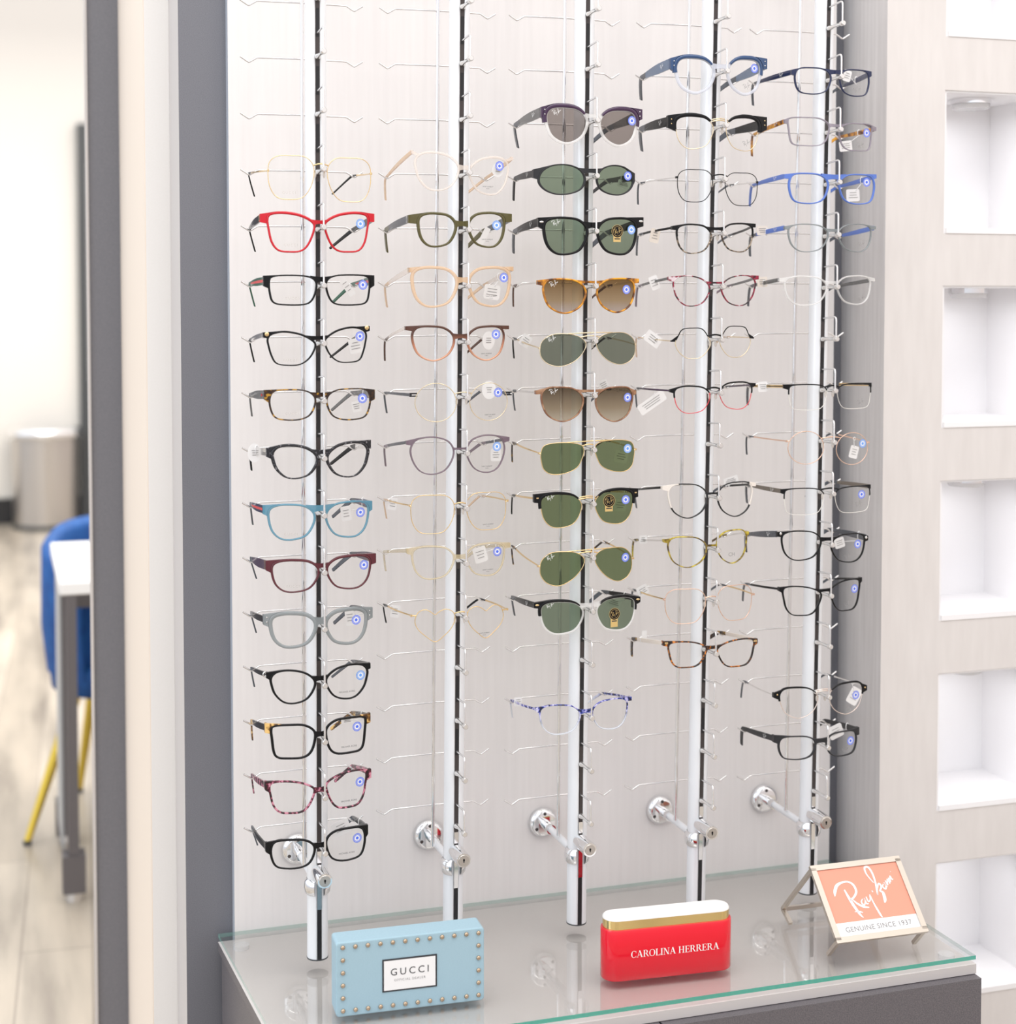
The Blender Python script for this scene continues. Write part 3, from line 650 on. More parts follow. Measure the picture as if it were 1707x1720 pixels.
rod(mb, B0, T0, fw, .005, nrm); rod(mb, B0+X_, T0+X_, fw, .005, nrm); rod(mb, B0-Vector((fw/2, 0, 0)), B0+X_+Vector((fw/2, 0, 0)), fw, .005, nrm); rod(mb, T0-Vector((fw/2, 0, 0)), T0+X_+Vector((fw/2, 0, 0)), fw, .005, nrm)
mb.build('frame', es)
for k in (0, 1):
    o_ = X_*k
    mb = MB(); rod(mb, B0+o_, Vector((0, -.003, .0015))+o_, .0048, .0055, (1, 0, 0)); mb.build('front_foot', es)
K0 = Vector((0, .130, .014))
mb = MB(); rod(mb, T0, K0, .0048, .0055, (1, 0, 0)); rod(mb, T0+X_, K0+X_, .0048, .0055, (1, 0, 0)); rod(mb, K0, K0+X_, .0050, .0055, (0, 0, 1)); mb.build('rear_brace', es)
for k in (0, 1):
    o_ = X_*k
    mb = MB(); rod(mb, K0+o_, Vector((0, .106, .0015))+o_, .0048, .0055, (1, 0, 0)); mb.build('rear_foot', es)
# card in the frame
def onc(u, v, e_=0): return B0+Vector((u, 0, 0))+up*v+nrm*e_
mb = MB(); a, b, c0, d0 = fw/2, W_-fw/2, fw/2, H_-fw/2; sp_ = c0+.019
def cardq(u0, u1, v0, v1, mt2, e0=-.001, e1=.0008):
    V = [onc(u, v, e_) for e_ in (e1, e0) for u, v in ((u0, v0), (u1, v0), (u1, v1), (u0, v1))]
    mb.add(V, [(0, 1, 2, 3), (7, 6, 5, 4), (0, 4, 5, 1), (1, 5, 6, 2), (2, 6, 7, 3), (3, 7, 4, 0)], mt2)
cardq(a, b, sp_, d0, pink); cardq(a, b, c0, sp_, white_card); cd = mb.build('name_card', es)
Mx = Matrix(((1, 0, 0, 0), (0, -nrm.y, up.y, 0), (0, -nrm.z, up.z, 0), (0, 0, 0, 1)))
s = obj('script_logo', script_mesh(.094, white_ink), cd); s.matrix_local = Matrix.Translation(onc(W_*.50, sp_+(d0-sp_)*.46, .0011)) @ Mx @ Matrix.Rotation(math.radians(-6), 4, 'Y')
s = obj('card_lettering', text_mesh('GENUINE SINCE 1937', .0098, grey_ink, 1.08), cd); s.matrix_local = Matrix.Translation(onc(W_*.50, c0+.0085, .0011)) @ Mx

# ------------------------------------------------------------------ the glasses
SHAPES = {
 'wayf': [(-.95, .72), (-.6, .97), (0, 1), (.6, .88), (.97, .45), (.93, -.15), (.6, -.78), (.05, -1), (-.45, -.95), (-.8, -.55), (-.96, .1)],
 'butter': [(-1, .72), (-.86, .95), (-.3, 1), (.4, .86), (.93, .52), (.97, .15), (.72, -.6), (.4, -.95), (-.1, -1), (-.55, -.92), (-.82, -.5), (-.95, .2)],
 'rect': [(-1, .6), (-.86, .92), (-.2, 1), (.6, .93), (.96, .62), (.97, 0), (.78, -.72), (.45, -.98), (-.3, -1), (-.82, -.85), (-.97, -.2)],
 'rectr': [(-.98, .5), (-.78, .92), (-.15, 1), (.55, .92), (.94, .55), (.97, 0), (.74, -.70), (.30, -.98), (-.3, -1), (-.76, -.82), (-.96, -.2)],
 'square': [(-1, .8), (-.86, .97), (-.2, 1), (.5, .95), (.95, .6), (1, .1), (.82, -.65), (.45, -.98), (-.3, -1), (-.72, -.93), (-.88, -.6), (-.96, .2)],
 'catsq': [(-1, .62), (-.82, .88), (-.3, 1), (.4, .82), (.92, .42), (1, .1), (.76, -.55), (.35, -.95), (-.2, -1), (-.65, -.88), (-.85, -.4), (-.97, .2)],
 'cat': [(-.98, .60), (-.72, .93), (-.15, 1), (.5, .82), (.94, .38), (.95, -.1), (.62, -.75), (.1, -1), (-.4, -.92), (-.78, -.45), (-.94, .1)],
 'round': [(math.cos(a*math.pi/6), math.sin(a*math.pi/6)) for a in range(12)][::1],
 'pantosq': [(-.97, .6), (-.72, .95), (-.1, 1), (.5, .9), (.92, .5), (.95, -.05), (.68, -.65), (.15, -1), (-.3, -.95), (-.72, -.6), (-.93, 0)],
 'panto': [(-.96, .35), (-.74, .84), (-.25, 1), (.3, .97), (.76, .74), (.98, .28), (.88, -.28), (.55, -.8), (0, -1), (-.52, -.84), (-.85, -.3)],
 'sqthin': [(-1, .1), (-.94, .68), (-.6, .97), (0, 1), (.6, .96), (.94, .62), (.98, .1), (.80, -.5), (.45, -.92), (-.1, -1), (-.6, -.92), (-.90, -.5)],
 'oval': [(-1, -.1), (-.86, .55), (-.4, .96), (.25, 1), (.78, .68), (1, .05), (.82, -.62), (.3, -.96), (-.3, -.98), (-.78, -.65)],
 'aviator': [(-1, -.05), (-.92, .5), (-.55, .92), (0, 1), (.6, .92), (.97, .60), (.95, .15), (.62, -.42), (.2, -.82), (-.25, -1), (-.7, -.82), (-.94, -.45)],
 'aviround': [(-1, 0), (-.9, .55), (-.5, .93), (.05, 1), (.65, .85), (1, .42), (.86, -.18), (.45, -.72), (-.1, -.99), (-.6, -.88), (-.92, -.5)],
 'caravan': [(-.98, .3), (-.86, .78), (-.5, .96), (.2, 1), (.82, .86), (1, .55), (.92, .0), (.66, -.62), (.1, -.96), (-.5, -1), (-.84, -.7), (-.95, -.2)],
 'heart': [(-1, .30), (-.85, .82), (-.5, 1), (-.2, .82), (0, .66), (.2, .84), (.55, 1), (.92, .80), (1, .35), (.80, -.2), (.42, -.66), (.0, -1), (-.45, -.66), (-.85, -.2)],
 'geo': [(-1, .0), (-.84, .5), (-.6, .92), (0, 1), (.5, .94), (.82, .5), (1, -.02), (.78, -.55), (.42, -.92), (0, -1), (-.42, -.92), (-.80, -.55)],
}
NS = 60
def closed_spline(P, n=NS):
    m = len(P); D = []
    for i in range(m):
        a, b, c, d = P[i-1], P[i], P[(i+1) % m], P[(i+2) % m]
        for j in range(12):
            t = j/12
            D.append(tuple(.5*((2*b[k])+(-a[k]+c[k])*t+(2*a[k]-5*b[k]+4*c[k]-d[k])*t*t+(-a[k]+3*b[k]-3*c[k]+d[k])*t**3) for k in (0, 1)))
    L = [0]
    for i in range(len(D)): q_ = D[(i+1) % len(D)]; L.append(L[-1]+math.hypot(q_[0]-D[i][0], q_[1]-D[i][1]))
    out = []; k = 0
    for i in range(n):
        s = L[-1]*i/n
        while L[k+1] < s: k += 1
        t = (s-L[k])/((L[k+1]-L[k]) or 1); a = D[k]; b = D[(k+1) % len(D)]
        out.append((a[0]+(b[0]-a[0])*t, a[1]+(b[1]-a[1])*t))
    return out
def outline(shape, right):
    P = closed_spline(SHAPES[shape])
    if right: P = [(-x, z) for x, z in P]
    A = sum(P[i][0]*P[(i+1) % NS][1]-P[(i+1) % NS][0]*P[i][1] for i in range(NS))
    if A < 0: P = P[::-1]
    xs = [p_[0] for p_ in P]; zs = [p_[1] for p_ in P]
    cx, cz = (max(xs)+min(xs))/2, (max(zs)+min(zs))/2; hx, hz = (max(xs)-min(xs))/2, (max(zs)-min(zs))/2
    return [((x-cx)/hx, (z-cz)/hz) for x, z in P]
def normals(P):
    n = len(P); out = []
    for i in range(n):
        a, b = P[i-1], P[(i+1) % n]; dx, dz = b[0]-a[0], b[1]-a[1]; L = math.hypot(dx, dz) or 1
        out.append((dz/L, -dx/L))
    return out

def tag_lines(mb, w_, h_, mt, rnd):
    z = h_*.22
    for k in range(3):
        ww = w_*rnd.uniform(.45, .72); mb.add([(-ww/2, -.0004, z-.00035), (ww/2, -.0004, z-.00035), (ww/2, -.0004, z+.00035), (-ww/2, -.0004, z+.00035)], [(0, 1, 2, 3)], mt); z -= h_*.2

STICK = {}
def sticker_mesh(light):
    if light in STICK: return STICK[light]
    mb = MB(); b = blue_ink2 if light else blue_ink
    mb.disc((0, 0), .0061, .0061, white_card, y=0, n=28)
    mb.disc((0, 0), .0020, .0020, b, y=-.00012, n=20)
    n = 20
    for i in range(n):
        a = 2*math.pi*i/n; mb.disc((0, 0), .0058, .0058, b, n=2, y=-.0001, a0=a-.10, a1=a+.10, r_in=.60)
    mb.disc((0, 0), .0062, .0062, b, n=40, y=-.0001, a0=0, a1=6.2831, r_in=.90)
    STICK[light] = mb.mesh('lens_sticker'); return STICK[light]

def make_glasses(d, xo):
    rnd = random.Random(d['col']*100+d['j'])
    col, j = d['col'], d['j']
    bp = ball_pos(col, j)
    mmv = .001
    sun = d.get('sun')
    cat = 'sunglasses' if sun else 'eyeglasses'
    root = empty(cat, (bp[0], bp[1]+.010, bp[2]), 0, d['label'], cat, 'glasses on the '+['leftmost', 'second', 'middle', 'fourth', 'rightmost'][col-1]+' pole')
    c = d['c']; Y = lambda x: c*x*x
    kind = d['kind']; tt, ts, tb = [v*mmv for v in d['t']]
    acet = kind == 'ac' or (kind == 'br' and ts > .002)
    ft = .0036 if acet else .0013
    f = T[d['f']]; brow = T[d['brow']] if d.get('brow') else None
    if d.get('brow') and kind == 'tt' and acet is False and tt > .0014: ft = .003
    fr = MB(); br = MB()
    prof = [(0, .25), (.18, 0), (.82, 0), (1, .25), (1, .75), (.82, 1), (.18, 1), (0, .75)]
    O = {}
    for side, B in ((-1, d['l']), (1, d['r'])):
        cx, cz, lw, lh = [v*mmv for v in B]
        U = outline(d['shape'], side > 0)
        I = [(cx+x*lw/2, cz+z*lh/2) for x, z in U]; N = normals(I)
        def off(i, t, jj=None):
            return (I[i][0]+N[i][0]*t, I[i][1]+N[i][1]*t)
        th = []
        for i in range(NS):
            nz = N[i][1]
            th.append(ts+(tt-ts)*max(0, nz)**1.5+(tb-ts)*max(0, -nz)**1.5)
        O[side] = [off(i, th[i]) for i in range(NS)]
        def ring(mb, idx, closed, thick, y0, dep, mt, base=0.0):
            V = []; P_ = len(prof)
            for i in idx:
                tt_ = thick[i]
                for s_, y_ in prof:
                    x, z = off(i, base+(tt_-base)*s_); V.append((x, Y(x)+y0+dep*y_, z))
            m = len(idx); F = []
            for a in range(m if closed else m-1):
                b = (a+1) % m
                for k in range(P_): F.append((a*P_+k, a*P_+(k+1) % P_, b*P_+(k+1) % P_, b*P_+k))
            mb.add(V, F, mt, True)
            if not closed: mb.add(V[:P_], [tuple(range(P_))], mt); mb.add(V[-P_:], [tuple(reversed(range(P_)))], mt)
        ring(fr, list(range(NS)), True, th, 0, ft, f)
        if brow:
            bt = d['bt']*mmv
            def inb(i):
                x, z = (I[i][0]-cx)/(lw/2)*(-side), (I[i][1]-cz)/(lh/2)   # x = +1 towards the nose
                if kind == 'tt': return z > .30+.15*x
                return z > .38+.26*x
            idx = [i for i in range(NS) if inb(i)]
            st = next(i for i in range(NS) if inb(i) and not inb(i-1)); idx = [(st+k) % NS for k in range(len(idx))]
            tb_ = [0]*NS; m = len(idx)
            for k, i in enumerate(idx):
                u = k/(m-1); u = u if side < 0 else 1-u       # after mirroring ccw order: side<0 goes nose->outer
                taper = .55+.45*min(1, u/.35) if kind == 'br' else .85+.15*min(1, u/.3)
                tb_[i] = max(bt*taper, th[i]*.9) if kind == 'tt' else bt*taper+(.3*ts if acet else 0)
            base = .0006 if (kind == 'br' and acet) else -.0002
            ring(br, idx, False, tb_, -.0007, ft+.0016 if kind == 'br' else ft+.0004, brow, base)
            for i in idx: O[side][i] = off(i, tb_[i])
    # bridge
    xin = {}
    def inner_x(side, z):
        best = None; P_ = O[side]
        for i in range(NS):
            a, b = P_[i], P_[(i+1) % NS]
            if (a[1]-z)*(b[1]-z) <= 0 and a[1] != b[1]:
                x = a[0]+(b[0]-a[0])*(z-a[1])/(b[1]-a[1])
                if best is None or (x-best)*(-side) > 0: best = x
        return best
    zl, zr = d['l'][1]*mmv, d['r'][1]*mmv
    hb = d['hb']*mmv
    if hb > .002:
        zb = .0035; rows = []
        for k in range(6):
            u = k/5; z = zb+hb*u
            a = inner_x(-1, min(z, zl+d['l'][3]*.00048)); b = inner_x(1, min(z, zr+d['r'][3]*.00048))
            if a is None: a = -.010
            if b is None: b = .010
            rows.append((z, a-.0012, b+.0012))
        nb = 9; bmt = brow if kind == 'tt' else f
        for yy in (0, 1):
            V = []
            for z, a, b in rows:
                for q_ in range(nb):
                    v = q_/(nb-1); x = a+(b-a)*v; arch = math.sin(math.pi*v)
                    V.append((x, Y(x)+(ft if yy else 0), z+(.0016*arch if z == rows[0][0] else 0)-(.0012*arch if z == rows[-1][0] else 0)))
            if yy == 0: V0 = V
            else: V1 = V
        n_ = len(V0); F = []
        for r_ in range(5):
            for q_ in range(nb-1):
                a = r_*nb+q_; F += [(a, a+1, a+nb+1, a+nb), (n_+a+nb, n_+a+nb+1, n_+a+1, n_+a)]
        for q_ in range(nb-1):
            F += [(q_+1, q_, n_+q_, n_+q_+1), (5*nb+q_, 5*nb+q_+1, n_+5*nb+q_+1, n_+5*nb+q_)]
        fr.add(V0+V1, F, bmt)
    else:
        zq = .0052 if kind != 'br' else .0056
        a = inner_x(-1, min(zq, zl+d['l'][3]*.00045)); b = inner_x(1, min(zq, zr+d['r'][3]*.00045))
        if a is None: a = -.010
        if b is None: b = .010
        rr = .0009 if kind != 'tt' else .0012
        bm = brow if (kind == 'tt') else f
        fr.tube([(a+(b-a)*v, Y(a+(b-a)*v)+.0008-.0022*math.sin(math.pi*v), zq+.0020*math.sin(math.pi*v)) for v in [k/8 for k in range(9)]], rr, bm, 8)
        if kind == 'br':
            fr.tube([(a+(b-a)*v, Y(a+(b-a)*v)+.0008-.0018*math.sin(math.pi*v), zq+.0026+.0018*math.sin(math.pi*v)) for v in [k/8 for k in range(9)]], rr, bm, 8)
    if d.get('dbl'):
        za = zl+d['l'][3]*.00042; zb2 = zr+d['r'][3]*.00042
        xa = d['l'][0]*mmv+.006; xb = d['r'][0]*mmv-.006
        za = max(p_[1] for p_ in O[-1])-.0006; zb2 = max(p_[1] for p_ in O[1])-.0006
        fr.tube([(xa+(xb-xa)*v, Y(xa+(xb-xa)*v)-.0002, za+(zb2-za)*v+.0006*math.sin(math.pi*v)) for v in [k/8 for k in range(9)]], .0008, f, 8)
    # end pieces
    for side, E in ((-1, d['le']), (1, d['re'])):
        ex, ez = E[0]*mmv, E[1]*mmv; eh = d['eh']*mmv
        cx, cz, lw, lh = [v*mmv for v in (d['l'] if side < 0 else d['r'])]
        emt = T[d['endmat']] if d.get('endmat') else (brow or f); tgt = fr
        if eh < .001:
            x0 = max(O[side], key=lambda p_: p_[0]*side-abs(p_[1]-ez)*3)
            x0 = min(O[side], key=lambda p_: abs(p_[1]-ez)*1.0-(p_[0]*side)*.4)
            if d.get('ends') == 'twobar':
                for dz in (-.0017, .0017):
                    fr.box(((x0[0]+ex)/2, Y(ex)+.001, ez+dz), (abs(ex-x0[0])+.003, .003, .0016), T['black'])
            else:
                fr.tube([(x0[0]-side*.0006, Y(x0[0])+.0006, x0[1]), ((x0[0]+ex)/2, Y(ex)+.0004, ez), (ex, Y(ex)+.0022, ez)], .0010, f, 8)
                fr.box((ex, Y(ex)+.0026, ez), (.0022, .004, .0028), f)
        else:
            P_ = O[side]; lo = math.atan2(ez-eh*.80-cz, lw/2); hi = math.radians(62) if d['eh'] >= 7 else (math.radians(45) if d['eh'] >= 5 else lo+math.radians(26))
            sel = []
            for x, z in P_:
                a = math.atan2(z-cz, (x-cx)*side)
                if lo <= a <= hi: sel.append((a, x, z))
            sel.sort()
            ee = eh*(.95 if eh > .0105 else .72)/2; pts = [(ex, ez-ee)]+[(x, z) for _, x, z in sel]+[(ex, ez+ee)]
            # keep it outside: push a mid control for a soft corner
            dd = ft+(.0016 if kind == 'br' else 0); y0 = -.0007 if kind == 'br' else 0
            if (ex-max(x*side for _, x, z in sel)*side)*side > -.002:
                tgt.prism(pts, lambda a, b: (a, Y(a)+y0, b), lambda a, b: (a, Y(a)+y0+dd, b), emt)
                # corner turns back to the hinge
                tgt.box((ex-side*.0012, Y(ex)+dd/2+.0015, ez), (.0026, dd+.003, ee*1.9), emt)
    main = fr.build('front_frame', root)
    if br.V: br.build('brow_bar', root)
    # lenses
    for side, B in ((-1, d['l']), (1, d['r'])):
        cx, cz, lw, lh = [v*mmv for v in B]
        U = outline(d['shape'], side > 0); V = [(cx, Y(cx)+ft*.5, cz)]; K = (.35, .7, 1.0)
        for k in K:
            for x, z in U:
                s_ = k*(1+(.0004/(lw/2) if k == 1 else 0)); X_ = cx+x*lw/2*s_; V.append((X_, Y(X_)+ft*.5, cz+z*lh/2*s_))
        F = [(0, 1+i, 1+(i+1) % NS) for i in range(NS)]
        for r_ in range(len(K)-1):
            a = 1+r_*NS; F += [(a+i, a+NS+i, a+NS+(i+1) % NS, a+(i+1) % NS) for i in range(NS)]
        obj('lens', newmesh('lens', V, F, [LENS[sun]], smooth=True), root)
    # nose pads
    if not acet:
        for side in (-1, 1):
            px = inner_x(side, -.004) or side*.012
            mb = MB(); mb.tube([(px, .001, -.002), (px-side*.0015, .004, -.001), (px-side*.002, .0075, -.004)], .0005, f, 6)
            mb.ball((px-side*.0022, .0085, -.0055), .004, padm, (.45, .7, 1.15), 10, 8); mb.build('nose_pad', root)
    # temples
    h0, h1, tm, tip = d['temple']; h0 *= mmv; h1 *= mmv
    tm_ = T[tm]; bands = tm_ if isinstance(tm_, tuple) else None
    hookz = -.001+.0016
    for side, E in ((-1, d['le']), (1, d['re'])):
        ex, ez = E[0]*mmv, E[1]*mmv
        P0 = Vector((ex-side*.0010, Y(ex)+ft+.001, ez)); P1 = Vector((xo+side*.0690, .1035, hookz+h1/2))
        inw = rnd.uniform(.003, .010) if side < 0 else rnd.uniform(.021, .028)+(.005 if col > 3 else 0)
        n1 = 9; path = []; hs = []
        bulge = .003 if h0 < .004 else .0015
        for k in range(n1):
            u = k/(n1-1); p_ = P0.lerp(P1, u); p_.x += side*bulge*math.sin(math.pi*u); path.append(p_); hs.append(h0+(h1-h0)*(u if h0 < .005 else max(0, min(1, (u-.35)/.6))**1.3))
        dr = (P1-P0).normalized(); q_ = P1+dr*.006; n_main = n1
        down = Vector((-side*inw, .017, -.029 if side < 0 else -.024))
        for k in range(1, 7):
            u = k/6; a = q_; b = q_+dr*.007; e_ = q_+down
            p_ = a*(1-u)**2+b*2*u*(1-u)+e_*u*u; path.append(p_)
            hs.append(h1*(1+.15*math.sin(math.pi*min(1, u*1.0))) if h1 > .0024 else h1*1.35)
        thk = .0019 if h0 > .003 else .0012
        sfix = Vector((dr.y, -dr.x, 0)).normalized()
        def sweep(mb, i0, i1, mts, thk):
            V = []; rows = len(mts)+1
            for i in range(i0, i1+1):
                t = (path[min(i+1, len(path)-1)]-path[max(i-1, 0)]).normalized()
                s_ = sfix; up = s_.cross(t).normalized()
                if up.z < 0 and abs(up.z) > .05: up = -up
                for r_ in range(rows):
                    v = r_/(rows-1)-.5
                    w_ = thk*(.5 if r_ in (0, rows-1) else .62)
                    V += [path[i]+up*hs[i]*v+s_*w_, path[i]+up*hs[i]*v-s_*w_]
            st = rows*2
            for i in range(i1-i0):
                a = i*st; b = a+st
                for r_ in range(rows-1):
                    mb.add([V[a+2*r_], V[a+2*r_+2], V[b+2*r_+2], V[b+2*r_], V[a+2*r_+1], V[a+2*r_+3], V[b+2*r_+3], V[b+2*r_+1]],
                           [(0, 1, 2, 3), (7, 6, 5, 4)]+([(4, 0, 3, 7)] if r_ == 0 else [])+([(1, 5, 6, 2)] if r_ == rows-2 else []), mts[r_])
            for a, rev in ((0, 1), ((i1-i0)*st, 0)):
                for r_ in range(rows-1):
                    q = [V[a+2*r_], V[a+2*r_+1], V[a+2*r_+3], V[a+2*r_+2]]
                    mb.add(q, [(3, 2, 1, 0) if rev else (0, 1, 2, 3)], mts[r_])
        cut = 7
        mb = MB(); sweep(mb, 0, cut, bands or (tm_, tm_), thk)
        if d.get('hinge'):
            hm = T[d['hinge']]; mb.box((P0.x, P0.y+.004, P0.z), (thk+.0012, .0028, hs[0]*.9), hm)
        if d.get('dot'):
            mb.box((P0.x-.001, P0.y+.010, P0.z-.001), (thk+.0014, .003, .003), MATS['red_stripe'])
        if 'D' in [t_[0] for t_ in d.get('txt', [])] and h0 > .0055:
            pass
        tob = mb.build('temple', root)
        mb = MB(); tmat = T[tip]; tmat = tmat[0] if isinstance(tmat, tuple) else tmat
        sweep(mb, cut, len(path)-1, (tmat, tmat), max(thk, .0016))
        mb.build('temple_tip', tob)
        # maker's script on broad temples
        if side < 0 and h0 >= .006 and col in (3, 4, 5):
            u = .22; c0 = P0.lerp(P1, u); t = (P1-P0).normalized(); s_ = Vector((-t.y, t.x, 0)).normalized()
            if s_.x > 0: s_ = -s_
            up = t.cross(s_); up = up if up.z > 0 else -up
            so = obj('temple_logo', script_mesh(.010, white_ink), tob)
            ax = -t
            M = Matrix((( ax.x, -s_.x, up.x, 0), (ax.y, -s_.y, up.y, 0), (ax.z, -s_.z, up.z, 0), (0, 0, 0, 1)))
            so.matrix_local = Matrix.Translation(c0+s_*(thk*.62+.0016)+Vector((side*bulge*math.sin(math.pi*u)*.7, 0, 0))) @ M
    # corner studs
    if d.get('studs'):
        sm, stype, sr = d['studs']; sr *= mmv; sm = T[sm]
        for side, E in ((-1, d['le']), (1, d['re'])):
            ex, ez = E[0]*mmv-side*.0042, E[1]*mmv; yy = Y(ex)-(.0012 if kind == 'br' else .0006)
            if stype == 'two':
                for dz in (-.003, .003):
                    mb = MB(); mb.ball((ex, yy, ez+dz), sr, sm, (1, .6, 1), 10, 6); mb.build('corner_stud', root)
            else:
                mb = MB()
                if stype == 'disc': mb.ball((ex, yy, ez+.001), sr, sm, (1, .35, 1), 14, 8)
                elif stype == 'oval': mb.ball((ex, yy, ez+.0005), sr, sm, (1.35, .35, .6), 14, 8)
                else: mb.box((ex, yy, ez+.0005), (sr*2, .0012, sr*1.1), sm)
                mb.build('corner_stud', root)
    if d['label'].find('knot hinges') > 0:
        for side, E in ((-1, d['le']),):
            mb = MB(); ex, ez = E[0]*mmv, E[1]*mmv
            mb.tube([(ex+.002*math.cos(a)-.001, Y(ex)+.006, ez+.0028*math.sin(a)) for a in [k*math.pi/5 for k in range(11)]], .0011, T['silver'], 6); mb.build('knot_ornament', root)
    # lens stickers, prints, tags
    if d.get('st'):
        x, z = d['st'][0]*mmv, d['st'][1]*mmv
        o = obj('lens_sticker', sticker_mesh(j % 4 == 0), root, (x, Y(x)-.0010, z)); o.rotation_euler = (0, 0, math.atan(2*c*x))
    if d.get('rb'):
        x, z, r_ = d['rb'][0]*mmv, d['rb'][1]*mmv, d['rb'][2]*mmv
        mb = MB(); mb.disc((0, 0), r_, r_, gold_foil, y=0, n=32); mb.disc((0, 0), r_*.94, r_*.94, T['black'], y=-.0001, n=32)
        mb.disc((0, 0), r_*.74, r_*.74, gold_foil, y=-.0002, n=32, a0=0, a1=6.2831, r_in=.95)
        hgt = r_*(1.4 if col == 3 and j == 11 else .9)
        mb.add([(-r_*.7, .0001, -r_*.75-hgt), (r_*.6, .0001, -r_*.75-hgt), (r_*.6, .0001, -r_*.75), (-r_*.7, .0001, -r_*.75)], [(0, 1, 2, 3)], gold_foil)
        mb.add([(-r_*.5, 0, -r_*1.25), (r_*.45, 0, -r_*1.25), (r_*.45, 0, -r_*1.08), (-r_*.5, 0, -r_*1.08)], [(0, 1, 2, 3)], ink)
        o = mb.build('round_lens_label', root, (x, Y(x)-.0010, z)); o.rotation_euler = (0, 0, math.atan(2*c*x))
        s = obj('lens_label_script', script_mesh(r_*1.35, gold_foil), o, (0, -.0003, 0))
    for t_ in d.get('txt', []):
        x, z = t_[1]*mmv, t_[2]*mmv; k = t_[0]
        me = {'G': lambda: text_mesh('GUCCI', .0042, faint_ink, 1.5), 'M': lambda: text_mesh('MICHAEL KORS', .0030, ink, 1.05),
              'S': lambda: text_mesh('SAINT LAURENT', .0021, ink, 1.0), 'W': lambda: script_mesh(.012, white_ink),
              'D': lambda: script_mesh(.012, grey_ink), 'C': lambda: text_mesh('CH', .0075, grey_ink, 1.0)}[k]()
        o = obj('lens_print', me, root, (x, Y(x)-.0004+(ft*.5-.0004 if True else 0), z))
        o.rotation_euler = (0, -math.radians(6) if k in 'WD' else 0, math.atan(2*c*x))
        if k == 'S':
            p2 = obj('lens_print', text_mesh('PARIS', .0016, ink, 1.2), root, (x, Y(x)+ft*.5-.0008, z-.0026)); p2.rotation_euler = o.rotation_euler
    for x, z, w_, h_, rot, dep, ty in d.get('tags', []):
        x, z, w_, h_, dep = x*mmv, z*mmv, w_*mmv, h_*mmv, dep*mmv
        mb = MB(); tmt = beige_card if ty == 'beige' else white_card
        if ty == 'round':
            mb.prism([(w_/2*math.cos(2*math.pi*i/28), h_/2*math.sin(2*math.pi*i/28)) for i in range(28)], lambda a, b: (a, 0, b), lambda a, b: (a, .0006, b), tmt)
            tag_lines(mb, w_*.6, h_*.6, grey_ink, rnd)
        else:
            r_ = min(w_, h_)*.14; pts = []
            for cx_, cz_, a0 in ((w_/2-r_, h_/2-r_, 0), (-w_/2+r_, h_/2-r_, 90), (-w_/2+r_, -h_/2+r_, 180), (w_/2-r_, -h_/2+r_, 270)):
                pts += [(cx_+r_*math.cos(math.radians(a0+q_)), cz_+r_*math.sin(math.radians(a0+q_))) for q_ in (0, 45, 90)]
            mb.prism(pts, lambda a, b: (a, 0, b), lambda a, b: (a, .0006, b), tmt)
            if w_ > .009: tag_lines(mb, w_, h_, grey_ink, rnd)
        yt = Y(x)+dep
        o = mb.build('price_tag', root, (x, yt, z)); o.rotation_euler = (0, -math.radians(rot), 0)
        # loop to the temple it is clipped on
        if dep > .02:
            side = 1 if x > 0 else -1; E = d['re'] if side > 0 else d['le']
            P0 = Vector((E[0]*mmv, Y(E[0]*mmv)+ft, E[1]*mmv)); P1 = Vector((xo+side*.0690, .1035, hookz+h1/2))
            q_ = P0.lerp(P1, max(.05, min(1, (yt-P0.y)/(P1.y-P0.y)))); q_.y = yt
            mb2 = MB(); hh = max(h0, .003)*.75; a = Vector((x, yt, z))
            v = q_-a; L = v.length
            if L > .004:
                e_ = a+v*min(.9, (h_*.42)/L); mb2.tube([e_, q_-Vector((side*.001, 0, hh))], .0006, clear_plastic if not ty == 'beige' else beige_card, 6)
            mb2.tube([(q_.x+(thk/2+.0012)*math.cos(a_), q_.y, q_.z+(hh)*math.sin(a_)) for a_ in [k*math.pi/6 for k in range(13)]], .0006, white_card, 6)
            mb2.build('tag_loop', root)
    return root

